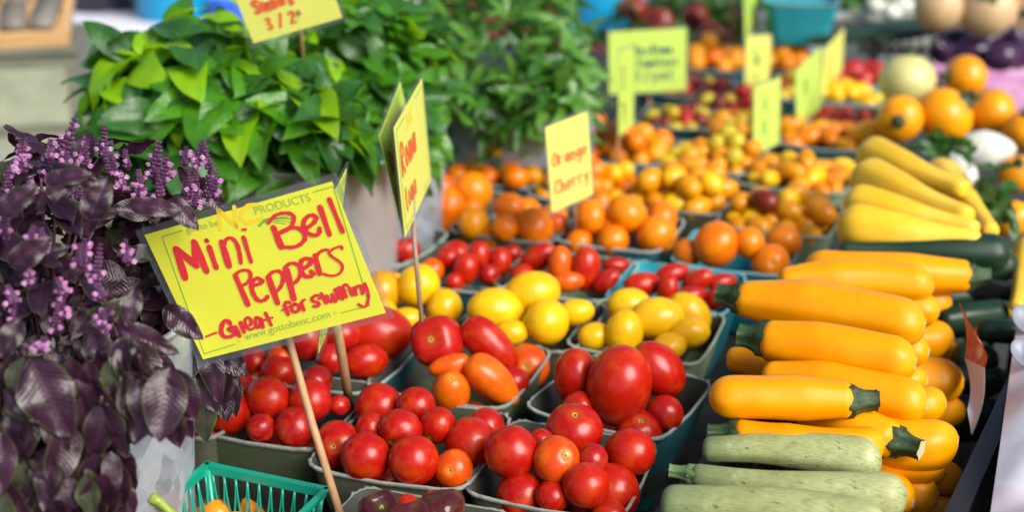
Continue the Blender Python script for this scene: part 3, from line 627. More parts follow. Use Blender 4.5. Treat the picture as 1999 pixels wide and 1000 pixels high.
# named big front leaves: base px, tip px, width factor
for bx,by,tx,ty,w_,d in [(262,560,248,640,.5,.80),(60,700,128,860,.6,.76),(175,640,205,735,.55,.79),(95,870,75,1000,.5,.77),(160,730,245,790,.4,.79),(130,800,150,900,.55,.78),(400,650,425,795,.34,.96),(420,680,482,728,.6,.97),(380,640,330,780,.5,.96),(430,400,330,330,.4,.97),(380,350,440,420,.5,.97),(225,640,340,690,.4,.80),(175,430,205,350,.6,.79),(90,355,170,330,.4,.80),(0,420,60,360,.5,.77),(320,600,390,660,.5,.86),(100,330,185,360,.45,.81),(330,390,385,440,.5,.86),(250,400,350,405,.35,.84),(20,520,90,470,.5,.78),(290,690,345,745,.5,.86),(40,620,0,700,.5,.77),(10,760,60,830,.5,.76),(190,820,240,905,.45,.80),(240,760,300,815,.45,.82)]:
    p=W(bx,by,d); q=W(tx,ty,d-.01); vs,fs,uv=leaf(1,w_,.6,.35,.25,.05,4,14,.10)
    M=orient(p,q-p,(rnd.uniform(-.3,.3),-1,.6),rnd.uniform(-.35,.35))@Matrix.Scale((q-p).length,4); mb.add(vs,fs,0,M,uv)
o=mb.build('leaves',pm,pb_root); o.matrix_parent_inverse=inv
mb=MB(); stemsbunch(mb,(c1.x,c1.y),.77,.97,.055,50,0)
for _ in range(22):
    v=Vector([rnd.gauss(0,1) for _ in range(3)]).normalized(); v.z=abs(v.z); e=Vector((cc.x+v.x*.1,cc.y+.03+v.y*.1,cc.z+v.z*.11))
    if not clear_of_card(e): continue
    s_=Vector((c1.x,c1.y+.02,.9)); mb.tube([s_,s_.lerp(e,.5)+Vector((0,0,.02)),e],[.002,.0016,.001],5)
stem_purple=newmat('purple_stem',(.10,.02,.06),.45)
o=mb.build('stems',stem_purple,pb_root); o.matrix_parent_inverse=inv
calyx=simple_noise('purple_calyx',(.035,.010,.040),(.11,.03,.10),200,.45); petal=newmat('pink_petal',(.45,.20,.40),.5,sub=.1)
def spike(base,tip,n,r,flow):
    mb=MB(); mb.tube([base,base.lerp(tip,.5),tip],[.0016,.0012,.0006],6,2); d=tip-base; dn=d.normalized(); o=dn.orthogonal().normalized()
    for j in range(n):
        q=j/(n-1); ce=base+d*(.12+.88*q); rr=r*(1-.55*q)
        for k in range(7):
            a=k*6.283/7+j*.45; out=Matrix.Rotation(a,3,dn)@o; M=orient(ce+out*rr*.05,out+dn*.75,dn)
            s=rr*rnd.uniform(.65,1)
            vs=[];m=6
            for (x,y) in ((.02,0),(.30,.25),(.42,.6),(.30,.95),(.05,1.15)):
                for i in range(m): vs.append((x*math.cos(6.283*i/m),y,x*math.sin(6.283*i/m)))
            fs=[(p_*m+i,p_*m+(i+1)%m,(p_+1)*m+(i+1)%m,(p_+1)*m+i) for p_ in range(4) for i in range(m)]
            mb.add(vs,fs,0,M@Matrix.Scale(s,4))
            if rnd.random()<flow*(1-q):
                M2=orient(ce+out*rr*.75,out+dn*.3,dn)
                for z in range(4):
                    vs2,fs2,_=leaf(1,.8,.9,.3,.3,0,1,3); mb.add(vs2,fs2,1,M2@Matrix.Rotation(z*1.57,4,'Y')@Matrix.Translation((0,0,.001))@Matrix.Scale(.0042,4))
    o_=mb.build('flower_spike',[calyx,petal,stem_purple],pb_root); o_.matrix_parent_inverse=inv
for bx,by,tx,ty,r_,d in [(45,345,48,285,.0065,.86),(118,320,145,235,.0072,.86),(95,318,100,275,.006,.85),(160,320,165,272,.006,.87),(203,315,203,248,.0062,.88),(300,360,310,280,.0075,.87),(330,355,325,310,.006,.87),(405,395,412,325,.0065,.89),(375,410,385,360,.006,.89),(60,385,60,350,.006,.84),(275,380,270,335,.006,.86),(240,375,235,335,.0055,.86),
  (160,530,165,470,.006,.80),(185,560,195,480,.006,.80),(205,590,180,540,.006,.80),(130,580,110,545,.005,.80),(60,560,50,510,.006,.79),(190,640,215,600,.0055,.81),(30,600,15,560,.006,.79),(90,500,80,450,.006,.80),(295,720,305,690,.005,.84),(250,520,245,470,.005,.82),(360,400,362,365,.005,.88),(130,345,128,300,.006,.86),(75,690,85,660,.005,.78)]:
    spike(W(bx,by,d),W(tx,ty,d),9,r_*.8,.2)
for _ in range(30):
    px=rnd.uniform(-20,430); top=rnd.random()<.5
    py=rnd.uniform(300,400) if top else rnd.uniform(420,640)
    if not top: px=rnd.uniform(-10,260)
    d=.86 if top else .795; l=rnd.uniform(35,65); spike(W(px,py+l*.5,d),W(px+rnd.uniform(-14,14),py-l*.5,d-.004),8,rnd.uniform(.0032,.0044),.16)
# green herbs in tubs
def herb(name,px,py,d,rpx,rz,n,Ls,ws,mats,wts,label,tub,tublabel,trad,zt,seed,tubpx=None,cat='basil',skirt=None,**k):
    c=W(px,py,d); tc=W(tubpx or px,py,d); 
    bucket('metal_tub',(tc.x,tc.y),trad,zt,tub,tublabel,ribs=False,rb=.88,handle=False,cat='tub')
    root=empty(name,(tc.x,tc.y,zt-.02),label,cat); iv=Matrix.Translation(-Vector((tc.x,tc.y,zt-.02)))
    r=rpx*d/F; mb=foliage('leaves',root,c,(r,r*.85,rz*d/F),n,Ls,ws,[LF[m] for m in mats],wts,**k)
    if skirt:
        sc_=W(skirt[0],skirt[1],skirt[2]); m2=foliage('leaves',root,sc_,(skirt[3]*d/F,skirt[3]*.5*d/F,skirt[4]*d/F),skirt[5],Ls,ws,[LF[m] for m in mats],wts,**k)
        b0=len(mb.v); mb.v+=m2.v; mb.f+=[tuple(i+b0 for i in f) for f in m2.f]; mb.m+=m2.m; mb.uv+=m2.uv
    o=mb.build('leaves',[LF[m] for m in mats],root); o.matrix_parent_inverse=iv
    mb=MB(); stemsbunch(mb,(tc.x,tc.y),zt-.15,c.z,trad*.5,30,0); o=mb.build('stems',newmat('herb_stem',(.10,.22,.05),.5),root); o.matrix_parent_inverse=iv
herb('green_basil',410,222,1.36,215,150,620,(.045,.085),(.44,.58),['basil','basildark','basilbacklit'],[.5,.34,.16],'bright broad-leaved green basil bunch behind the purple basil',tub_metal,'pewter tub under the broad-leaved basil',.098,.962,1,tubpx=600,skirt=(555,270,1.30,140,75,170),droop=.5,shell=.6,updir=.6,bend=(.3,1.8),fold=(.2,.8))
herb('green_basil',680,175,1.50,200,180,800,(.038,.07),(.36,.5),['basil','basildark','basilbacklit'],[.55,.30,.15],'darker green basil bunch left of the folded pair of cards',galv,'grey metal tub under the darker basil bunch',.085,.955,2,tubpx=730,skirt=(745,290,1.42,75,45,130),droop=.8,shell=.5,updir=.3)
herb('narrow_herb',900,120,1.78,262,185,1100,(.04,.068),(.24,.36),['sage','basildark'],[.7,.3],'dense bunch of narrow-leaved green herb at the back left of the tomatoes',galv,'pale metal tub under the narrow-leaved herb',.115,.915,3,tubpx=1010,cat='herb',skirt=(1050,205,1.68,120,60,240),droop=.5,shell=.5,updir=.5,bend=(.2,1.3))
# leaves in the painted backlit tone sticking up at the back of the first bunch and a separate sprig by the top sign
sp=W(440,25,1.3); root=empty('basil_sprig',sp,'single bright basil sprig standing left of the top left card','basil'); mb=MB()
for bx,by,tx,ty in [(470,40,388,18),(470,10,440,-30),(480,60,430,45),(480,30,520,-10)]:
    p=W(bx,by,1.3);q=W(tx,ty,1.3); vs,fs,uv=leaf(1,.5,.4,.3,.2,.02,3,9,.05); mb.add(vs,fs,0,orient(p,q-p,(0,-.6,1),.2)@Matrix.Scale((q-p).length,4),uv)
mb.tube([W(475,0,1.3),W(482,90,1.3),W(500,160,1.33)],.002,6,0)
o=mb.build('leaves',[LF['basilbacklit']],root); o.matrix_parent_inverse=Matrix.Translation(-sp)
for bx,by,tx,ty,w_ in [(330,118,300,48,.5),(215,130,222,78,.7),(400,95,378,50,.6),(470,140,440,78,.4),(150,240,140,185,.7),(250,200,180,165,.6),(260,290,300,200,.5),(500,260,440,230,.8)]: pass
# ------------------------------------------------------------------ squash family
def zuc(name,x0,y0,x1,y1,z,dpx,mat,label,group,stem=None,stem_at=0,curve=0,neck=.8,tipw=.92,z2=None,facets=7,cat='squash',stemlen=.019,dark_tip=False,bulb=0,scar=True,smat=None):
    """(x0,y0)=stem end, (x1,y1)=blossom end in pixels; body lies at height z"""
    A=P(x0,y0,z); B=P(x1,y1,z if z2 is None else z2); mid=(A+B)/2; r=dpx*(.54 if mat=='gold' else .5)*dep(mid)/F
    if mat=='gold' and not curve: curve=rnd.uniform(-.55,.6)
    if mat=='gold': neck*=rnd.uniform(.78,.98)
    t=empty(name,mid,label,cat,group); d=B-A; Ln=d.length; dn=d.normalized(); side=Vector((0,0,1)).cross(dn).normalized(); upv=dn.cross(side)
    K=34;n=28; vs=[];uv=[];cent=[]
    ph=rnd.random()*6
    for j in range(K+1):
        s=.5-.5*math.cos(math.pi*j/K)
        rr=r*(neck+(1-neck)*min(1,(s/.35))**1.0*(1) ) if s<.35 else r*(1+(tipw-1)*((s-.35)/.65))
        if bulb: rr=r*(neck+(1-neck)*(1/(1+math.exp(-(s-.5)*bulb))))
        e=(s*Ln)/(r*.35) ; 
        if s*Ln<r*.35: rr*=math.sqrt(max(.0,1-(1-e)**2))*.55+.45
        e2=((1-s)*Ln)/(r*.95)
        if (1-s)*Ln<r*.95: rr*=math.sqrt(max(.0009,1-(1-e2)**2))**.9
        cpt=A+d*s+upv*0+side*curve*r*math.sin(math.pi*s)-mid + Vector((0,0,1))*curve*r*.3*math.sin(math.pi*s)
        cent.append(cpt)
        for k in range(n):
            a=6.28318*k/n; f=1+.022*math.cos(facets*a+ph)+.012*math.sin(2*a+ph+s*3)+.045*noise.noise(Vector((s*4,math.cos(a)*.8+ph,math.sin(a)*.8)))
            vs.append(cpt+(side*math.cos(a)+upv*math.sin(a))*rr*f); uv.append((k/n,s))
    # round the ends: denser rings near the blossom tip
    b=MB(); fs=[(j*n+k,j*n+(k+1)%n,(j+1)*n+(k+1)%n,(j+1)*n+k) for j in range(K) for k in range(n)]+[tuple(range(n-1,-1,-1)),tuple(K*n+k for k in range(n))]
    b.add(vs,fs,0,None,uv); body=b.build('body',ZM[mat],t)
    # blossom scar
    if scar:
        b=MB(); q=cent[-1]; M=orient(q-dn*(r*.05),dn,upv); b.lathe([(r*.30,-.0010),(r*.27,.0006),(r*.16,.0009),(r*.06,.0002),(.0001,.0003)],14,0,M@Matrix.Rotation(-math.pi/2,4,'X'),lambda a,z:1+.18*math.sin(a*5)); b.build('blossom_scar',scar_dark if dark_tip else scar_mat,t)
    if stem:
        b=MB(); sl=stemlen; rs=r*(neck*.86); m=20; prof=[(1.02,-.004),(.98,.002),(.80,sl*.22),(.62,sl*.55),(.60,sl*.92),(.66,sl)]
        vs=[];bend=rnd.uniform(-.3,.3)
        for (q,zz) in prof:
            for k in range(m):
                a=6.283*k/m; f=1+.2*math.cos(5*a)*(1 if q<1 else .9); 
                vs.append(cent[0]-dn*zz+side*bend*zz+(side*math.cos(a)+upv*math.sin(a))*rs*q*f*(1 if zz>0 else 1))
        fs=[(j*m+k,j*m+(k+1)%m,(j+1)*m+(k+1)%m,(j+1)*m+k) for j in range(len(prof)-1) for k in range(m)]
        b.add(vs,fs,0); 
        for k in range(5):   # pointed sepals laid over the shoulder
            a=6.283*(k)/5; o_=(side*math.cos(a)+upv*math.sin(a)); w=(side*-math.sin(a)+upv*math.cos(a))
            p0=cent[0]-dn*.003; b.add([p0+o_*rs*.9-w*rs*.38,p0+o_*rs*.9+w*rs*.38,p0+o_*(rs*1.13)+dn*r*.42],[(0,1,2)],0)
        st=b.build('stem',smat or stem_green,t)
        b=MB(); c0=cent[0]-dn*(sl+.0003)+side*bend*sl; vs=[c0]+[c0+(side*math.cos(6.283*k/m)+upv*math.sin(6.283*k/m))*rs*.64*(1+.18*math.cos(5*6.283*k/m)) for k in range(m)]
        b.add(vs,[(0,1+(k+1)%m,1+k) for k in range(m)]); b.build('cut_end',stem_cut,st)
    return t
G1='golden zucchini stacked in the black crate'
Z0=RIM+.055
zuc('golden_zucchini',1895,540,1570,525,Z0,78,'gold','golden zucchini at the back of the pile, dark stem pointing right onto the green zucchini',G1,True)
zuc('golden_zucchini',1520,552,1822,560,Z0+.012,78,'gold','golden zucchini second from the back of the pile, blossom end pointing right',G1,False)
zuc('golden_zucchini',1440,583,1808,640,Z0+.022,98,'gold','long golden zucchini on top of the pile whose stem touches the turquoise basket',G1,True,curve=.15)
zuc('golden_zucchini',1488,663,1790,712,Z0+.018,94,'gold','golden zucchini just below the longest one, its dark stem pointing left',G1,True,curve=.1)
zuc('golden_zucchini',1420,700,1600,720,Z0-.02,62,'gold','golden zucchini showing only its left end behind the middle of the pile',G1,False)
zuc('golden_zucchini',1490,735,1812,792,Z0+.0,88,'gold','golden zucchini lying behind the one with the right-pointing cut stem',G1,False)
zuc('golden_zucchini',1664,782,1385,775,Z0+.012,84,'gold','golden zucchini whose ragged dark stem points right at mid pile',G1,True,neck=.88)
zuc('golden_zucchini',1432,850,1728,870,Z0-.012,80,'gold','lowest full golden zucchini, right above the pale green squash, grey scar on its tip',G1,True,dark_tip=True)
zuc('golden_zucchini',1752,862,1560,800,Z0-.016,84,'gold','golden zucchini whose dark stem points right near the grey-scarred tip',G1,True,neck=.86)
for x0,y0,x1,y1,dz,dp,lab in [
 (1640,590,1835,608,-.01,70,'golden zucchini tip under the second one from the back'),(1700,585,1858,590,-.03,60,'small golden tip just showing at the upper right of the pile'),
 (1620,660,1815,690,-.012,66,'golden tip just right of the longest zucchini, below it'),(1640,720,1812,745,-.02,60,'golden tip between the two zucchini with left stems'),
 (1660,655,1862,665,-.055,84,'shaded golden zucchini tip behind the upper right of the pile'),(1700,735,1882,748,-.045,88,'large golden tip leaning toward the dark green zucchini at the right'),
 (1650,770,1848,790,-.022,72,'golden tip with a corky scar, half way down the right side'),(1640,830,1872,870,-.028,104,'fat golden zucchini tip sticking out farthest to the right low in the pile'),
 (1600,880,1845,905,-.045,80,'golden tip below the fat one at the lower right'),(1640,930,1845,918,-.060,70,'golden tip beneath the lower right of the pile'),
 (1640,940,1785,985,-.060,74,'golden tip touching the pale green squash at the bottom'),(1660,930,1832,975,-.072,80,'golden tip at the very bottom, second from the pale squash'),
 (1720,905,1880,940,-.080,74,'shaded golden tip at the bottom next to the crate wall'),(1700,1000,1880,1010,-.10,70,'golden tip in the bottom corner of the crate'),(1760,820,1880,800,-.07,60,'shaded golden tip deep beside the crate wall'),
 (1700,690,1880,700,-.075,66,'deep golden tip in the gap by the orange label card')]:
    zuc('golden_zucchini',x0,y0,x1,y1,Z0+dz,dp,'gold',lab,G1,False)
G2='pale green squash at the front of the crate'
zuc('pale_squash',1372,878,1722,905,Z0-.015,90,'pale','pale green squash directly below the golden zucchini, whitish patch on its side',G2,False,curve=.35,neck=.55,bulb=6,scar=False)
zuc('pale_squash',1350,928,1772,975,Z0-.024,104,'pale','pale green squash in the middle of the three, curled stem at its left',G2,True,curve=-.15,neck=.42,bulb=5,smat=stem_pale,stemlen=.016,scar=False)
zuc('pale_squash',1292,985,1735,1045,Z0-.02,124,'pale','pale green squash nearest the camera with dark dashes along it',G2,False,curve=.3,neck=.6,bulb=5,scar=False)
zuc('pale_squash',1280,1080,1760,1130,Z0-.02,110,'pale','pale green squash cut off by the bottom edge of the photo',G2,False,neck=.7)
G3='dark green zucchini on the right side'
zuc('green_zucchini',1640,486,1972,495,Z0+.0,78,'green','long dark green zucchini behind the golden pile below the yellow squash',G3,False,bulb=9,neck=.38)
zuc('green_zucchini',1700,520,1988,520,Z0-.025,66,'green','dark green zucchini tip right of the golden zucchini stem',G3,False)
zuc('green_zucchini',1800,580,1950,575,Z0-.05,56,'green','dark green zucchini under the golden zucchini stem',G3,False)
zuc('green_zucchini',1740,640,1900,625,Z0-.06,70,'green','dark green zucchini half hidden behind the orange label card',G3,False)
zuc('green_zucchini',2010,650,1905,645,Z0-.03,48,'green','dark green zucchini with its stem pointing right toward the white sheet',G3,True)
zuc('green_zucchini',1860,700,1950,705,Z0-.06,70,'green','dark green zucchini lying just right of the orange label card',G3,False)
zuc('green_zucchini',1830,825,1960,815,Z0-.10,88,'green','fat dark green zucchini at the bottom of the crate below the label card',G3,False)
zuc('green_zucchini',1930,760,1920,745,Z0-.07,50,'green','dark green zucchini end facing out between label card and white sheet',G3,False)
zuc('green_zucchini',1830,628,1965,610,Z0-.045,64,'green','dark green zucchini lying across the right side beneath the foil dishes',G3,False)
zuc('green_zucchini',1850,740,1962,742,Z0-.075,66,'green','dark green zucchini low at the right beside the crate wall',G3,False)
G4='yellow summer squash fanned out'
for x0,y0,x1,y1,dz,dp,lab,cv in [(1885,372,1690,298,.03,72,'back yellow summer squash of the fan, nearest the round squash',.3),(1895,425,1678,342,.028,80,'second yellow summer squash of the fan, neck running down right',.25),
  (1910,450,1652,393,.02,74,'third yellow summer squash of the fan, thick left end',.2),(1915,472,1635,440,.012,84,'front yellow summer squash just above the dark green zucchini',.15),(1935,455,1830,335,.01,70,'yellow summer squash running down the right end of the fan',-.1),(1900,470,1780,400,-.01,56,'yellow summer squash tucked inside the fan',0),(1985,600,2010,480,-.03,50,'yellow squash at the right edge beside the dark green zucchini',0),(1960,610,2040,600,-.05,50,'small yellow squash at the right edge under the dark zucchini',0)]:
    zuc('yellow_squash',x0,y0,x1,y1,Z0+dz,dp*1.18,'yellow',lab,G4,False,curve=cv,bulb=7,neck=.42)
# round squash with green calyx stems
def roundsq(px,py,rpx,z,mat,label,kind='round',axis=(-.6,-.5,.4),stem=True,name='round_squash',group='round squash piled at the right back',cat='squash'):
    p=P(px,py,z); r=rpx*dep(p)/F; t=empty(name,p,label,cat,group); o=fruit('body',kind,mat,(0,0,0),r,Vector(axis)); o.parent=t
    if stem:
        b=MB(); q=facing(axis); M=q.to_matrix().to_4x4(); b.lathe([(r*.42,r*.80),(r*.30,r*.9),(r*.2,r*1.0),(r*.17,r*1.2),(r*.2,r*1.25),(.0001,r*1.25)],16,0,M,lambda a,z:1+.15*math.cos(5*a)); b.build('stem',stem_green,t)
Z5=RIM+.03
roundsq(1772,158,54,Z5+.05,'cream','cream pale round squash at the top left of the round squash pile',axis=(.1,.2,1))
roundsq(1885,150,42,Z5+.05,'squash','yellow round squash at the top of the pile, dark stem facing left',axis=(-1,-.2,.1))
roundsq(1758,232,46,Z5+.02,'squash','yellow round squash at the left of the pile with its green stem facing the camera',axis=(-.35,-.9,.1))
roundsq(1845,225,56,Z5+.02,'squash','largest yellow round squash in the middle of the pile, stem at its upper right',axis=(.7,-.3,.7))
roundsq(1935,218,46,Z5+.02,'squash','yellow round squash at the right of the pile, partly behind the biggest one',axis=(-.8,-.1,.7),stem=False)
roundsq(2000,255,42,Z5+.01,'squash','orange-yellow round squash cut by the right edge of the photo',axis=(0,-.3,1))
roundsq(1988,340,38,Z5-.02,'squash','yellow round squash at the right edge below the white aubergines',axis=(-.3,-.6,.8))
roundsq(1975,428,40,Z5-.03,'squash','yellow round squash at the right edge beside the summer squash',axis=(-.3,.4,.8),stem=False)
roundsq(1700,265,34,Z5-.02,'squash','shaded yellow squash tucked under the pile on the left',axis=(.3,.4,.8),stem=False)
roundsq(1925,292,38,Z5+.01,'white','white aubergine lying with its narrow end to the right',kind='eggplant',axis=(1,-.1,.05),stem=False,name='white_aubergine',cat='aubergine',group='white aubergines')
roundsq(1872,330,30,Z5+.0,'white','white aubergine pointing down toward the yellow squash',kind='eggplant',axis=(-.4,.8,.4),stem=False,name='white_aubergine',cat='aubergine',group='white aubergines')
# greens between squash
def greens(name,pts,d,label,n,Ls,rad,mats=('wild','basildark'),cat='greens',group=None,kind=None):
    c=W(*pts,d); root=empty(name,c,label,cat,group)
    mb=foliage('leaves',root,(0,0,0),rad,n,Ls,(.3,.6),[LF[m] for m in mats],[1]*len(mats),shell=.2,detail=False,wav=.15)
    mb.build('leaves',[LF[m] for m in mats],root)
greens('leafy_greens',(1940,380),1.42,'dark leafy greens wedged right of the yellow summer squash',40,(.025,.04),(.022,.03,.03))
greens('leafy_greens',(1830,290),1.60,'dark leaves under the round yellow squash',40,(.025,.04),(.04,.02,.012),('basildark',))
# ------------------------------------------------------------------ black crate, label, white sheet
def crate(name,cx,cy,w,l,yaw,zb,zt,mat,label,slots=True,thick=.006,vert=True):
    t=empty(name,(cx,cy,zb),label,'crate'); t.rotation_euler=(0,0,yaw); H=zt-zb
    for k,(ww,ll) in enumerate(((w,l),(l,w),(w,l),(l,w))):
        M=Matrix.Rotation(k*math.pi/2,4,'Z')@Matrix.Translation((0,-ll/2,0)); b=MB()
        b.box((0,-.004,H-.008),(ww/2+.006,.007,.008),0,M); b.box((0,0,H*.5),(ww/2-.004,thick/3,.006),0,M); b.box((0,0,.01),(ww/2-.004,thick/2,.01),0,M)
        n=int(ww/.022)
        for i in range(n+1):
            x=-ww/2+.006+(ww-.012)*i/n; b.box((x,-.0005,H*.5),(.0035,thick/2.5,H*.5-.012),0,M)
        b.box((ww/2-.003,0,H*.5-.004),(.008,.008,H*.5-.006),0,M)
        b.build('side_panel',mat,t,False)
    b=MB(); b.box((0,0,.003),(w/2-.004,l/2-.004,.003)); b.build('floor_panel',mat,t,False)
    return t
ca=P(1915,870,.862); cb=P(1850,1010,.862); dcr=(ca-cb); dcr.z=0; dcr.normalize(); nrm=Vector((dcr.y,-dcr.x,0))
cyaw=math.atan2(dcr.y,dcr.x)-math.pi/2
cw=.165; cl=.62; ctr=ca-nrm*(cw/2)+dcr*(-.02+.07)
crate('black_crate',ctr.x,ctr.y,cw,cl,cyaw,TABLE,.862,plastic_black,'black slotted plastic crate holding the golden zucchini at the right')
def label_card():
    A=W(1872,588,1.12); Bq=W(1912,668,1.05); Cq=W(1893,850,1.03); Dq=W(1884,700,1.10)
    t=empty('label_card',W(1893,850,1.04),'curled orange and white label card standing in the black crate at the right','card'); iv=Matrix.Translation(-t.location)
    def sh(p0,p1,p2,p3,mat,nm):
        b=MB(); n=8; nrm_=(p1-p0).cross(p3-p0).normalized()
        for th in(0,1):
            vs=[]
            for j in range(n+1):
                for i in range(n+1):
                    u,v=i/n,j/n; p=p0.lerp(p1,u).lerp(p3.lerp(p2,u),v)+nrm_*(.004*math.sin(v*3.1)+th*.0006); vs.append(p)
            b.add(vs,[(j*(n+1)+i,j*(n+1)+i+1,(j+1)*(n+1)+i+1,(j+1)*(n+1)+i) for j in range(n) for i in range(n)])
        o=b.build(nm,mat,t); o.matrix_parent_inverse=iv
    m=newmat('label_print',(.8,.3,.2),.5); co=objco(m); L(m,ramp(m,noise_n(m,22,2,co),[(.35,(.8,.35,.18)),(.5,(.55,.05,.05)),(.62,(.82,.6,.5))]),pb(m).inputs['Base Color'])
    sh(A,Bq,W(1922,718,1.045),Dq,m,'printed_half'); sh(Dq,W(1922,718,1.045),W(1897,850,1.03),W(1889,800,1.05),newmat('label_white',(.75,.76,.8),.5),'blank_half')
label_card()
def white_sheet():
    m=newmat('white_plastic_sheet',(.6,.6,.65),.35,coat=.1); co=objco(m)
    L(m,ramp(m,noise_n(m,7,3,co),[(.3,(.36,.35,.42)),(.5,(.55,.54,.58)),(.66,(.52,.30,.36)),(.72,(.56,.55,.6))]),pb(m).inputs['Base Color'])
    b=MB(); nx,ny=34,50; vs=[]
    for j in range(ny+1):
        v=j/ny; l=P(1985-60*v,640+430*v,.875); l.z-=.02*math.sin(v*9)*.4
        for i in range(nx+1):
            u=i/nx; p=l+Vector((.22*u,.04*u,.012*math.sin(min(1,u*3)*3.14)-.30*max(0,u-.3)**1.2))
            q=Vector((u*3,v*7,0)); p+=Vector((noise.noise(q)*.012*u,0,min(1,u*4)*(noise.noise(q*1.1+Vector((3,3,3)))+.3*abs(noise.noise(q*3)))*.012)); vs.append(p)
    b.add(vs,[(j*(nx+1)+i,j*(nx+1)+i+1,(j+1)*(nx+1)+i+1,(j+1)*(nx+1)+i) for j in range(ny) for i in range(nx)])
    o=b.build('plastic_sheet',m); tag(o,'crumpled white plastic sheet hanging over the right edge of the table','plastic sheet')
white_sheet()
# spoon-like silver scraps at the right edge
for i,(x,y,rr) in enumerate([(1990,625,26),(1985,690,24)]):
    p=P(x+14,y,.885); b=MB(); b.lathe([(.0001,-.004),(.6,-.003),(1,.0),(1.03,.001),(.98,.0012),(.6,-.002),(.0001,-.003)],24,0,Matrix.Translation(p)@Matrix.Rotation(.5,4,'X')@Matrix.Diagonal((rr*dep(p)/F,rr*1.4*dep(p)/F,1,1))); o=b.build('foil_tray',newmat('silver_foil',(.22,.23,.27),.5,.3)); tag(o,['upper silver foil dish at the right edge above the white sheet','lower silver foil dish at the right edge touching the white sheet'][i],'foil dish')
# ------------------------------------------------------------------ price cards on sticks
def ribbon(mb,pts,w,th,mi,chisel=None,off=.0006,dirs=None):
    """flat pen stroke in the card's xy plane, pts are (x,y)"""
    # resample with Catmull-Rom
    P_=[Vector(p) for p in pts]
    if len(P_)>2:
        out=[]
        for i in range(len(P_)-1):
            p0=P_[max(i-1,0)];p1=P_[i];p2=P_[i+1];p3=P_[min(i+2,len(P_)-1)]
            for k in range(5):
                t=k/5; out.append(.5*((2*p1)+(p2-p0)*t+(2*p0-5*p1+4*p2-p3)*t*t+(3*p1-p0-3*p2+p3)*t**3))
        out.append(P_[-1]); P_=out
    else:
        P_=[P_[0].lerp(P_[1],i/4) for i in range(5)]
    n=len(P_); vs=[]; ws=[]
    for i in range(n):
        t=(P_[min(i+1,n-1)]-P_[max(i-1,0)]); t=t.normalized() if t.length>0 else Vector((1,0))
        ww=w if not chisel else w*(chisel+(1-chisel)*abs(t.y)**1.3)
        ww*=1+.10*math.sin(i*1.3+P_[0].x*900); ws.append(ww)
        nn=Vector((-t.y,t.x)); a=P_[i]+nn*ww/2; b=P_[i]-nn*ww/2; vs+=[(a.x,a.y,off),(b.x,b.y,off)]
    mb.add(vs,[(2*i,2*i+1,2*i+3,2*i+2) for i in range(n-1)],mi)
    for e,q in((0,1),(n-1,-1)):
        m=10; c=P_[e]; r=ws[e]/2*.92
        mb.add([(c.x,c.y,off+.00003)]+[(c.x+r*math.cos(6.283*k/m),c.y+r*math.sin(6.283*k/m),off+.00003) for k in range(m)],[(0,1+k,1+(k+1)%m) for k in range(m)],mi)
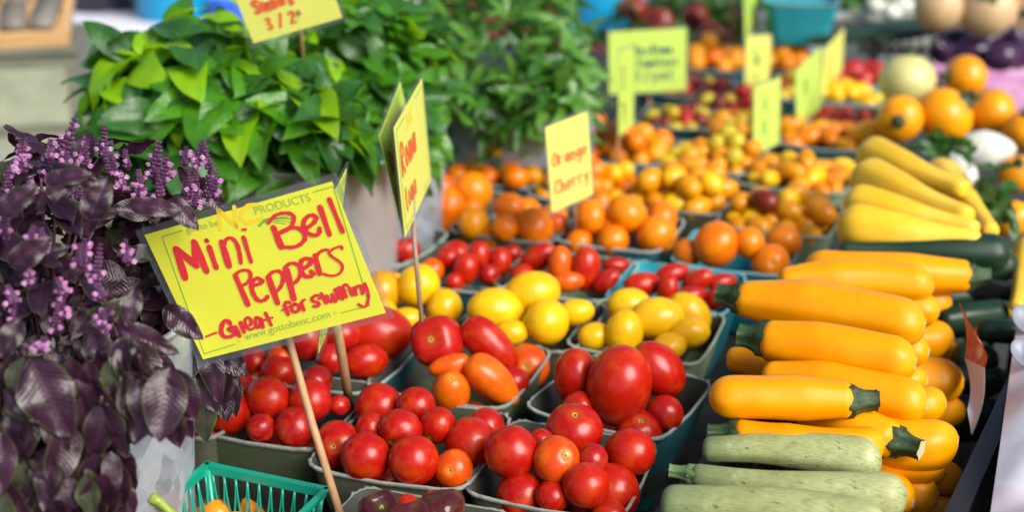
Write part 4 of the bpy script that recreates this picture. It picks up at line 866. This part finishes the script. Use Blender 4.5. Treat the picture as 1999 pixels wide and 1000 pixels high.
GL={'O':[[(.5,1),(.05,.6),(.1,.1),(.5,0),(.9,.2),(.85,.8),(.5,1)]],'r':[[(.1,.6),(.15,0)],[(.12,.4),(.4,.62),(.7,.55)]],'a':[[(.75,.5),(.4,.62),(.1,.3),(.35,0),(.7,.2),(.75,.6),(.85,0)]],
'n':[[(.1,.6),(.12,0)],[(.12,.4),(.45,.62),(.75,.4),(.8,0)]],'g':[[(.75,.5),(.4,.62),(.1,.3),(.4,.05),(.75,.3),(.8,.6),(.75,-.2),(.4,-.4),(.1,-.25)]],'e':[[(.1,.3),(.75,.35),(.45,.62),(.1,.35),(.3,0),(.8,.1)]],
'C':[[(.9,.8),(.5,1),(.1,.6),(.15,.15),(.5,0),(.9,.15)]],'h':[[(.1,1),(.12,0)],[(.12,.35),(.45,.6),(.75,.4),(.8,0)]],'y':[[(.1,.6),(.4,.1)],[(.85,.6),(.4,-.1),(.1,-.4)]],'R':[[(.1,0),(.12,1),(.7,.95),(.75,.6),(.15,.5),(.85,0)]],
'o':[[(.45,.62),(.1,.3),(.4,0),(.8,.25),(.45,.62)]],'m':[[(.05,.6),(.08,0)],[(.08,.4),(.3,.6),(.45,.35),(.45,0)],[(.45,.4),(.7,.6),(.88,.35),(.9,0)]],'t':[[(.45,1),(.5,0),(.75,.05)],[(.1,.65),(.85,.7)]],'s':[[(.75,.55),(.4,.62),(.2,.45),(.7,.2),(.5,0),(.1,.08)]],
'M':[[(.05,0),(.1,1),(.5,.35),(.9,1),(.95,0)]],'i':[[(.5,.55),(.5,0)],[(.48,.8),(.53,.82)]],'T':[[(.5,1),(.5,0)],[(.05,1),(.95,1)]],'3':[[(.15,.9),(.6,1),(.8,.75),(.4,.52),(.85,.3),(.6,0),(.1,.1)]],'/':[[(.1,-.1),(.8,1)]],'p':[[(.1,.6),(.15,-.4)],[(.12,.5),(.5,.62),(.8,.35),(.5,.05),(.15,.1)]],
'1':[[(.5,1),(.5,0)]],'2':[[(.1,.8),(.5,1),(.8,.75),(.1,0),(.9,.02)]],'$':[[(.8,.8),(.4,.95),(.2,.7),(.8,.3),(.5,.02),(.1,.2)],[(.5,1.1),(.5,-.1)]],'5':[[(.8,1),(.2,1),(.15,.55),(.7,.5),(.75,.1),(.1,0)]],'G':[[(.9,.8),(.5,1),(.1,.5),(.4,0),(.9,.2),(.9,.5),(.55,.5)]],'S':[[(.85,.85),(.4,1),(.15,.7),(.8,.3),(.5,0),(.1,.12)]],'u':[[(.1,.6),(.15,.1),(.5,0),(.8,.3),(.8,.6),(.85,0)]],'B':[[(.1,0),(.12,1),(.7,.9),(.6,.55),(.15,.52),(.85,.35),(.6,0),(.1,0)]],'l':[[(.4,1),(.5,0)]],'c':[[(.8,.5),(.4,.62),(.1,.3),(.4,0),(.8,.1)]]}
def write(mb,text,x,y,h,w,mi,adv=.62,slant=.0,jit=.06):
    cx=x
    for ch in text:
        if ch!=' ':
            j=rnd.uniform(-jit,jit)*h
            for st in GL[ch]: ribbon(mb,[(cx+p[0]*h*adv*.8+slant*p[1]*h,y+j+p[1]*h) for p in st],w,0,mi,chisel=.55,off=.0007+rnd.random()*.0002)
        cx+=h*adv*(.6 if ch==' ' else (.5 if ch in 'il1' else 1))
def fontmesh(text,size):
    c=bpy.data.curves.new('print','FONT'); c.body=text; c.size=size; c.resolution_u=3; o=bpy.data.objects.new('print',c); COL.objects.link(o)
    dg=bpy.context.evaluated_depsgraph_get(); me=bpy.data.meshes.new_from_object(o.evaluated_get(dg)); bpy.data.objects.remove(o); 
    vs=[tuple(v.co) for v in me.vertices]; fs=[tuple(p.vertices) for p in me.polygons]; return vs,fs
def sign(TL,TR,BL,dl,dr,color,label,lines,inkn,stick=None,border=.004,text_fn=None,dbl=None,stick_mat=None,group='yellow price cards on sticks',stick_r=.0022,frame=True):
    A=W(*TL,dl); B=W(*TR,dr); C=W(*BL,dbl if dbl else dl+.036)
    X=(B-A); w=X.length; X.normalize(); Y=(A-C); Y=(Y-X*Y.dot(X)); h=Y.length; Y.normalize(); Z=X.cross(Y)
    if Z.dot(CAM-A)<0: Z=-Z; 
    M=Matrix((X,Y,Z)).transposed().to_4x4(); M.translation=C
    if stick: base=stick[-1]
    else: base=C+X*w*.5-Y*.12
    root=empty('price_card',base,label,'price card',group); iv=Matrix.Translation(-Vector(base))
    def put(mb,nm,mats,smooth=False):
        for i,v in enumerate(mb.v): mb.v[i]=tuple(M@Vector(v))
        o=mb.build(nm,mats,root,smooth); o.matrix_parent_inverse=iv; return o
    b=MB(); b.box((w/2,h/2,0),(w/2,h/2,.0003)); put(b,'card',CARD[color])
    s=border; b=MB(); b.box((w/2,h/2,.00125),(w/2+s,h/2+s,.00008)); b.box((w/2,h/2,-.0012),(w/2+s,h/2+s,.00008)); 
    for q in((w/2,-s,w/2+s,.0003),(w/2,h+s,w/2+s,.0003)): b.box((q[0],q[1],0),(q[2],q[3],.0011))
    for x in(-s,w+s): b.box((x,h/2,0),(.0003,h/2+s,.0011))
    put(b,'clear_sleeve',sleeve)
    mb=MB()
    if text_fn: text_fn(mb,M,w,h)
    else:
        if frame:
            ln=.0009; g=1
            for (x0,y0,x1,y1) in((.05,.95,.3,.95),(.05,.95,.05,.05),(.05,.05,.3,.05),(.7,.95,.95,.95),(.95,.95,.95,.05),(.7,.05,.95,.05)): ribbon(mb,[(x0*w,y0*h),(x1*w,y1*h)],ln,0,1)
            vs,fs=fontmesh('NC',.02); mb.add(vs,fs,2,Matrix.Translation((w*.36,h*.8,.0006)))
        for (t,x,y,hh) in lines: write(mb,t,x*w,y*h,hh*h,.0045*(1.1 if hh>.2 else .7),0)
    o=put(mb,'lettering',[INK[inkn],INK['line'],INK['gold'],INK['print']])
    if stick:
        b=MB(); b.tube(stick,[stick_r]*len(stick),10); o=b.build('stick',stick_mat or wood_stick,root); o.matrix_parent_inverse=iv
    return M,w,h
def c3(p): return (p[0]/2.3817+250,p[1]/2.381+300)
def r1(p): return (p[0]/5+280,p[1]/5+330)
def r2(p): return (p[0]/5+500,p[1]/5+330)
def r3(p): return (p[0]/5+360,p[1]/5+520)
def r4(p): return (p[0]/5.5+540,p[1]/5.5+520)
def r5(p): return (p[0]/6.248+430,p[1]/6.25+460)
ST=[ (c3,13,[(225,440),(268,575)]),(c3,13,[(228,440),(322,520)]),(c3,10,[(318,520),(308,408)]),(c3,13,[(310,408),(368,545)]),(c3,9,[(368,401),(371,403)]),(c3,10,[(380,432),(413,528)]),
 (c3,12,[(438,408),(472,520)]),(c3,8,[(448,428),(458,398),(482,390),(506,412),(520,455),(528,505)]),(c3,6,[(535,351),(550,350)]),(c3,8,[(540,387),(575,500)]),
 (r2,11.5,[(175,565),(252,755)]),(r2,8,[(125,520),(190,450),(270,425),(340,430),(375,470),(360,530),(310,590),(225,625)]),(r2,9,[(235,620),(330,570),(420,575),(475,620),(480,680),(430,735),(350,760),(260,752)]),
 (r2,9,[(475,580),(540,545),(590,490),(580,455),(540,445),(490,475),(468,530),(480,590),(530,630),(590,642),(622,615),(625,575)]),(r2,9.5,[(630,365),(722,635)]),(r2,8.5,[(720,290),(850,605)]),
 (r5,10,[(190,480),(345,835)]),(r5,7.5,[(190,480),(235,435),(310,415),(370,440),(375,510),(340,570),(280,600)]),(r5,9,[(430,600),(490,580),(520,550),(460,515),(405,550),(390,620),(415,710),(460,775),(510,792),(560,770),(585,735)]),
 (r5,11,[(595,500),(708,820)]),(r5,8,[(595,500),(630,450),(700,425),(760,450),(775,520),(750,610),(700,670)]),(r5,12,[(815,410),(905,768)]),(r5,8,[(790,400),(830,350),(900,330),(970,370),(990,450),(950,540),(885,590)]),
 (r5,9.5,[(1015,400),(1085,355),(1120,300),(1070,275),(1010,290),(985,350),(995,430),(1040,485),(1100,495),(1138,465),(1120,435)]),(r5,10,[(1165,235),(1218,458)]),(r5,7,[(1170,265),(1210,205),(1270,170),(1320,168)]),
 (r5,5.5,[(1495,155),(1480,125),(1420,140),(1350,180),(1340,220),(1400,270),(1470,320),(1500,380),(1470,450),(1400,482),(1330,480),(1265,460)]),
 (r3,5,[(215,683),(320,642)]),(r3,9,[(455,560),(425,525),(385,545),(365,620),(385,675),(440,685),(490,665),(500,640),(440,612),(495,588),(520,625),(542,672)]),(r3,8.5,[(555,545),(590,638)]),
 (r3,6.5,[(620,580),(655,560),(650,510),(620,495),(597,530),(612,590),(650,612),(682,600)]),(r3,7.5,[(740,505),(710,495),(697,540),(712,590),(742,580),(752,505),(772,588)]),(r3,6.5,[(798,450),(855,572)]),(r3,5.5,[(765,530),(868,495)]),
 (r4,7.5,[(152,385),(115,378),(95,410),(110,460),(132,510)]),(r4,5.5,[(65,467),(152,425)]),(r4,7.5,[(195,400),(168,430),(178,475),(215,485),(248,455),(240,412),(198,400)]),(r4,7.5,[(270,395),(300,465)]),(r4,5.5,[(275,405),(285,365),(313,352)]),
 (r4,7,[(460,310),(420,310),(388,340),(400,368),(450,385),(462,405),(440,425),(405,422)]),(r4,7,[(487,285),(540,385)]),(r4,5.5,[(455,345),(525,322)]),(r4,7,[(545,312),(565,360),(590,375),(610,350),(603,300)]),(r4,7,[(605,310),(640,372)]),
 (r4,7.5,[(640,245),(672,335)]),(r4,6,[(680,215),(650,250),(655,285)]),(r4,7.5,[(690,225),(715,345)]),(r4,5.5,[(640,300),(755,255)]),(r4,6.5,[(770,205),(742,190),(720,215),(732,270),(758,325)]),(r4,7,[(790,225),(820,302)]),(r4,6.5,[(838,225),(862,300)]),
 (r4,6.5,[(850,255),(870,212),(900,205),(920,240),(932,285)]),(r4,6.5,[(960,190),(925,205),(925,240),(950,255),(968,210)]),(r4,5.5,[(955,178),(985,260),(995,330),(975,410),(940,430),(885,400)])]
LN=[(c3,[(255,355),(160,385)]),(c3,[(160,385),(355,930)]),(c3,[(355,930),(500,885)]),(c3,[(862,177),(957,150)]),(c3,[(957,150),(1125,705)]),(c3,[(1125,705),(992,740)])]
def main_text(mb,M,w,h):
    Mi=M.inverted(); o=M.translation; nz=M.to_3x3()@Vector((0,0,1))
    def loc(p):
        r=ray(*p); t=(o-CAM).dot(nz)/r.dot(nz); q=Mi@(CAM+r*t); return (q.x,q.y)
    px=loc((600,500))[0]-loc((500,500))[0]; s=px/100/math.cos(R(16))*1.0
    for k,(f,wd,pts) in enumerate(ST): ribbon(mb,[loc(f(p)) for p in pts],wd*1.12*s,0,0,chisel=.72,off=.0009+k*.000004)
    for f,pts in LN: ribbon(mb,[loc(f(p)) for p in pts],1.6*s,0,1,off=.0006)
    def text(t,a,b,mi,size,off=.0007):
        A=Vector(loc(a)); B=Vector(loc(b)); vs,fs=fontmesh(t,1.0); x0=min(v[0] for v in vs); x1=max(v[0] for v in vs); L_=(B-A).length; k=L_/(x1-x0); d=(B-A)/L_; n=Vector((-d.y,d.x)); ky=k if size is None else size*s
        mb.add([((A+d*(v[0]-x0)*k+n*v[1]*ky).x,(A+d*(v[0]-x0)*k+n*v[1]*ky).y,off) for v in vs],fs,mi)
    text('got to be',c3((276,368)),c3((426,330)),3,None); text('PRODUCTS',c3((597,282)),c3((856,216)),3,None); text('www.gottobenc.com',c3((550,866)),c3((945,758)),3,None)
    for st in ([(432,350),(424,262)],[(424,262),(508,340)],[(508,340),(495,245)]): ribbon(mb,[loc(c3(p)) for p in st],9*s,0,2,off=.0005)
    ribbon(mb,[loc(c3(p)) for p in [(606,238),(570,238),(535,262),(530,300),(560,318),(625,296)]],8.5*s,0,2,off=.00052)
    for c in((520,868),(967,738)):
        q=loc(c3(c)); m=14; r=4*s; mb.add([(q[0],q[1],.0006)]+[(q[0]+r*math.cos(6.283*k/m),q[1]+r*math.sin(6.283*k/m),.0006) for k in range(m)],[(0,1+k,1+(k+1)%m) for k in range(m)],2)
    for st,ww in (([(612,333),(640,308),(690,296)],5),([(640,318),(700,300),(760,302)],2.5),([(650,322),(700,310),(755,316)],1.6),([(655,312),(700,296),(745,292)],1.6),([(680,318),(735,325)],1.6)): ribbon(mb,[loc(c3(p)) for p in st],ww*s,0,1,off=.00055)
sign((296,455),(663,350),(397,702),.905,.868,'yellow','big yellow card reading Mini Bell Peppers, Great for stuffing, tilted at the left',[], 'red',
     stick=[W(540,585,.940),W(562,655,.952),W(610,828,.940),W(672,1030,.925)],text_fn=main_text,dbl=.942,stick_r=.0030,border=.0048)
# the second card behind it
sign((655,372),(681,320),(622,690),.955,1.02,'lime','yellow-green card showing only slivers behind the big yellow card',[('Mini',.2,.6,.2)],'red',stick=[W(648,590,1.02),W(660,650,1.03),P(688,822,.81)],dbl=.99,stick_r=.0040)
sign((741,262),(782,157),(788,460),1.05,1.18,'lime','rear lime card of the folded pair, its face turned left',[('Roma',.1,.55,.2)],'orange',frame=True)
sign((773,242),(827,147),(791,464),1.03,1.14,'pale','yellow card of the folded pair with orange handwriting, seen nearly edge on',[('Roma',.1,.52,.26),('toma',.1,.18,.2)],'orange',stick=[W(803,330,1.10),W(809,470,1.10),W(826,655,1.12)],stick_mat=wood_grey)
sign((1072,246),(1154,214),(1078,415),1.36,1.40,'pale','pale yellow card reading Orange Cherry in orange ink, standing in the orange tomatoes',[('Orange',.10,.52,.155),('Cherry',.10,.2,.155)],'orange',stick=[W(1120,360,1.42),W(1122,420,1.43),P(1122,478,.80)],stick_mat=wood_grey,frame=False)
sign((1206,102),(1236,90),(1208,266),1.72,1.82,'lime','narrow lime card seen edge on in front of the wide card',[('S',.2,.55,.25),('p',.3,.2,.2)],'navy',stick=[W(1207,200,1.76),W(1207,275,1.79),P(1206,372,.80)],frame=False)
sign((1186,62),(1338,54),(1190,184),2.12,2.13,'lime','wide lime card with dark green handwriting at the back of the table',[('Mini Roma',.30,.62,.14),('a Tomatoes',.24,.42,.14),('3 / pint',.34,.2,.15)],'navy',stick=[W(1266,120,2.16),W(1268,200,2.18),P(1272,262,.80)],frame=False)
sign((1449,70),(1498,68),(1453,194),2.1,2.2,'pale','yellow card with green writing behind the upright lime card',[('Su',.3,.55,.25),('3',.4,.15,.25)],'green',frame=False,stick=[W(1470,150,2.2),P(1473,225,.80)],stick_mat=wood_grey)
sign((1452,-40),(1476,-52),(1455,72),2.35,2.5,'lime','thin lime card cut by the top edge of the photo',[('S',.3,.4,.3)],'green',frame=False,stick=[W(1465,50,2.42),P(1465,115,.80)],stick_mat=wood_grey)
sign((1469,172),(1520,152),(1471,304),1.80,1.87,'lime','upright lime card with green writing in front of the others',[('G',.35,.6,.2),('B',.35,.25,.2)],'green',frame=False,stick=[W(1500,260,1.88),P(1500,330,.80)],stick_mat=wood_grey)
sign((1554,137),(1603,90),(1555,262),1.92,2.06,'lime','leaning lime card right of the upright one, faint writing',[('$2',.3,.5,.2)],'green',frame=False,stick=[W(1580,220,2.0),P(1580,290,.80)],stick_mat=wood_grey)
sign((1606,100),(1647,56),(1604,186),2.15,2.3,'pale','yellow card with orange writing, rightmost of the cards',[('S',.3,.55,.25),('3',.4,.2,.25)],'orange',frame=False,stick=[W(1625,160,2.24),P(1625,205,.80)],stick_mat=wood_grey)
sign((476,-30),(655,-82),(495,84),1.20,1.20,'pale','yellow card with orange scribble at the top, standing in the green basil',[('Sweet'.replace('w','u'),.14,.5,.22),('3 / 2',.2,.16,.2)],'orange',frame=False,stick=[W(585,20,1.22),P(600,260,.90)])
# brown stick without a visible card
b=MB(); b.tube([W(1428,-30,2.5),W(1431,40,2.5),P(1432,130,.80)],.005,8); o=b.build('wooden_stick',wood_stick); tag(o,'thick bare wooden stick left of the thin lime card at the top','stick')
# ------------------------------------------------------------------ left background: till, board, tubs
def drawer_box():
    c=P(60,262,TABLE); t=empty('cash_box',(c.x-.12,c.y+.1,TABLE),'old grey-green wooden box with a metal handle on its drawer at the far left','box'); t.rotation_euler=(0,0,R(12))
    gm=simple_noise('worn_green_paint',(.10,.105,.075),(.17,.175,.125),12,.6,b=.3,vecscale=(1,1,4))
    b=MB(); b.box((0,0,.075),(.19,.13,.072)); b.box((0,-.002,.151),(.196,.138,.005)); b.build('case',gm,t,False)
    b=MB(); b.box((0,-.1315,.07),(.17,.004,.05)); dr=b.build('drawer',simple_noise('drawer_paint',(.20,.22,.15),(.30,.32,.23),15,.55,b=.2),t,False)
    b=MB(); b.tube([(-.05,-.137,.07),(-.045,-.155,.068),(.045,-.155,.068),(.05,-.137,.07)],.005,8); b.build('handle',newmat('tarnished_metal',(.55,.58,.6),.3,.9),dr)
    c=P(60,262,TABLE); t=empty('display_board',(c.x-.13,c.y+.13,TABLE+.17),'honey wooden display tray of small colourful items on top of the grey-green box','tray'); t.rotation_euler=(R(14),0,R(14))
    b=MB(); b.box((0,0,.03),(.17,.14,.006)); b.box((0,-.142,.03),(.176,.006,.014)); b.box((.172,0,.03),(.006,.14,.014)); b.box((-.172,0,.03),(.006,.14,.014)); b.box((0,.142,.03),(.176,.006,.014)); b.build('tray',wood_board,t,False)
    b=MB()
    for x in(-.14,.14):
        for y in(-.11,.11): b.box((x,y,.0),(.01,.01,.026))
    b.build('foot',plastic_black,t,False)
    cols=[(.03,.03,.035),(.16,.15,.13),(.2,.2,.17),(.02,.25,.14),(.03,.28,.34),(.14,.13,.11),(.04,.05,.06)]
    for i in range(12):
        x=-.135+.054*(i%6); y=-.06+.13*(i//6); b=MB(); M=Matrix.Translation((x,y,.045))@Matrix.Rotation(.2*math.sin(i*7),4,'Z')
        b.box((0,0,0),(.021,.052,.008),0,M); 
        for k in range(4): b.tube([(-.019,-.04+.027*k,.009),(.019,-.04+.027*k,.009)],.003,6,0,M)
        o=b.build('packet',newmat('packet',cols[(i*3)%7],.5),t); 
drawer_box()
side=P(60,262,TABLE)
table('side_table',side.x-.42,side.y+.22,1.0,1.05,R(14),gt,'weathered grey painted table under the wooden box at the left',h=TABLE+.001,drop=.16)
def tubo(px,py,d_,r,ztop,zb,mat,label,name='plastic_tub'):
    c=P(px,py,zb); bucket(name,(c.x,c.y),r,ztop,mat,label,ribs=False,rb=.85,zb=zb,handle=False,cat='tub')
dark_plastic=newmat('dark_tub',(.012,.014,.022),.35); blue_p=newmat('blue_tub',(.0,.22,.42),.35); sky_p=newmat('bright_blue_tub',(.01,.33,.62),.4); deep_p=newmat('deep_blue_box',(.01,.10,.5),.4); green_p=newmat('green_tub',(.01,.22,.12),.4)
tubo(203,14,3,.115,TABLE+.22,TABLE,dark_plastic,'black plastic tub on the white checked cloth')
tubo(343,32,3,.115,TABLE+.22,TABLE,blue_p,'blue plastic tub on the white checked cloth')
tubo(455,38,3,.06,TABLE+.055,TABLE,deep_p,'small deep blue container behind the basil sprig')
tubo(195,165,2.6,.045,TABLE+.10,TABLE,green_p,'dark green pot just left of the bright basil leaves')
tubo(1180,70,3.0,.12,TABLE+.27,TABLE,sky_p,'bright blue plastic tub behind the narrow-leaved herb')
# paper sack
c=P(868,330,TABLE+.02); b=MB(); ks=simple_noise('kraft_paper',(.38,.24,.14),(.52,.36,.23),25,.85,b=.5,bd=.003)
b.lathe([(.04,0),(.055,.02),(.06,.08),(.052,.13),(.04,.17),(.045,.20),(.038,.20),(.03,.15)],40,0,Matrix.Translation((c.x,c.y,TABLE)),lambda a,z:1+.10*math.sin(a*5+z*40)+.06*math.sin(a*11+z*90)); o=b.build('paper_sack',ks); tag(o,'crumpled brown paper sack below the herbs, beside the tubs','sack')
# ------------------------------------------------------------------ right background
crate('grey_basket_tray',P(1660,120,TABLE).x,P(1660,120,TABLE).y+.12,.44,.30,R(-6),TABLE,TABLE+.118,grey_plastic,'pale grey slotted plastic tray behind the tomatoes and cards')
for i,(x,y) in enumerate([(1720,62),(1745,70),(1700,72),(1765,58),(1680,66),(1780,70),(1735,55),(1650,74)]):
    zuc('green_pod',x-70,y+6,x+60,y-14,TABLE+.128+.006*(i%3),24,'green','slim green pod in the pale grey tray','green pods in the grey tray',False,facets=5,cat='vegetable',scar=False,neck=.5)
def tealbox(px,py,s,z,label):
    c=P(px,py,z); basket_obj('blue',Vector((c.x,c.y,z-.085)),R(-8),s,label)
tealbox(1565,-6,1.1,TABLE+.205,'large turquoise pulp basket standing on the pale grey tray at the back')
greens('leafy_greens',(1565,-15),2.75,'dark greens in the far turquoise basket',60,(.04,.07),(.075,.06,.03),('wild',))
crate('black_crate',P(1920,130,TABLE).x+.02,P(1920,130,TABLE).y+.05,.52,.30,R(-10),TABLE,TABLE+.10,plastic_black,'black crate of purple aubergines at the back right')
for i,(x,y,r_,ax) in enumerate([(1870,88,34,(1,0,.2)),(1935,82,36,(.9,.4,.1)),(1985,92,34,(-.3,-.4,.8)),(1900,100,30,(-1,0,.1)),(1960,110,28,(1,.2,.2)),(1840,100,24,(-.5,-.5,.5))]):
    roundsq(x,y,r_,TABLE+.12,'purple','dark purple aubergine, '+['leftmost large one','in the middle at the top','at the right edge','lying in front at the left','low at the front right','smallest at the far left'][i]+' in the back right crate',kind='eggplant',axis=ax,name='purple_aubergine',cat='aubergine',group='purple aubergines in the back crate',stem=(i%2==0))
crate('wooden_bin',P(1880,70,TABLE).x,P(1880,70,TABLE).y+.20,.48,.26,R(-6),TABLE,TABLE+.17,wood_board,'brown wooden bin holding the tan butternut squashes')
roundsq(1835,15,50,TABLE+.20,'butternut','tan butternut squash, left one of the two at the top right','eggplant' and 'round',(.2,-.2,1),False,'butternut_squash','butternut squashes at the top right')
roundsq(1930,18,56,TABLE+.20,'butternut','tan butternut squash, right one of the two at the top right','round',(-.2,-.6,.7),True,'butternut_squash','butternut squashes at the top right')
for i,(x,y) in enumerate([(1712,10),(1742,22),(1765,8)]): roundsq(x,y,20,TABLE+.14,'white','white onion, '+['left','middle','right'][i]+' of the three at the top beside the butternut squash','flat',(.2,-.4,1),False,'white_onion','white onions','onion')
roundsq(1780,8,20,TABLE+.13,'purple','purple onion beside the white ones at the top','flat',(.2,-.3,1),False,'purple_onion','purple onions','onion')
pk=simple_noise('pink_cloth',(.36,.10,.28),(.55,.34,.46),14,.85,b=.4,bd=.004)
b=MB(); nx=40; c0=P(1945,205,TABLE+.005); vs=[]
for j in range(nx+1):
    for i in range(nx+1):
        x=c0.x-.06+.5*i/nx; y=c0.y-.1+.42*j/nx; vs.append((x,y,TABLE+.02+.016*noise.noise(Vector((x*9,y*22,1)))+.006*noise.noise(Vector((x*40,y*50,4)))))
b.add(vs,[(j*(nx+1)+i,j*(nx+1)+i+1,(j+1)*(nx+1)+i+1,(j+1)*(nx+1)+i) for j in range(nx) for i in range(nx)]); o=b.build('pink_cloth',pk); tag(o,'rumpled pink cloth on the table right of the round squash','cloth')
# second stall far behind with leafy greens and peppers
cloth2=simple_noise('maroon_cloth',(.07,.012,.012),(.14,.03,.025),10,.9)
c=P(1350,60,TABLE); table('back_table',c.x+.25,c.y+1.15,3.0,1.3,R(-4),cloth2,'far table under a maroon cloth behind the tomato display',h=TABLE-.004)
for i,(x,y) in enumerate([(1280,30),(1345,18),(1410,34),(1250,62),(1330,58),(1385,66),(1500,5),(1620,0),(1700,-5)]):
    greens('leafy_greens',(x,y),3.05,'bunch of leafy greens on the far table, '+['behind the wide card','second from the bright blue tub','beside the bare wooden stick','low beside the bright blue tub','in the middle above the wide card','just above the far orange tomatoes','behind the thin lime card','above the grey tray','above the green pods'][i],50,(.05,.09),(.08,.08,.06),('wild','basildark'),group='leafy greens on the far table')
for i,(x,y) in enumerate([(1300,88),(1240,25),(1390,80),(1360,40),(1290,50)]):
    p=P(x,y-8,TABLE+.10); o=fruit('red_pepper','bell','brown',p,.032); tag(o,'dark red pepper on the far table, '+['just above the wide card','nearest the bright blue tub','beside the bare stick','topmost between the greens','among the greens behind the wide card'][i],'pepper','red peppers on the far table')
bpy.context.view_layer.update()
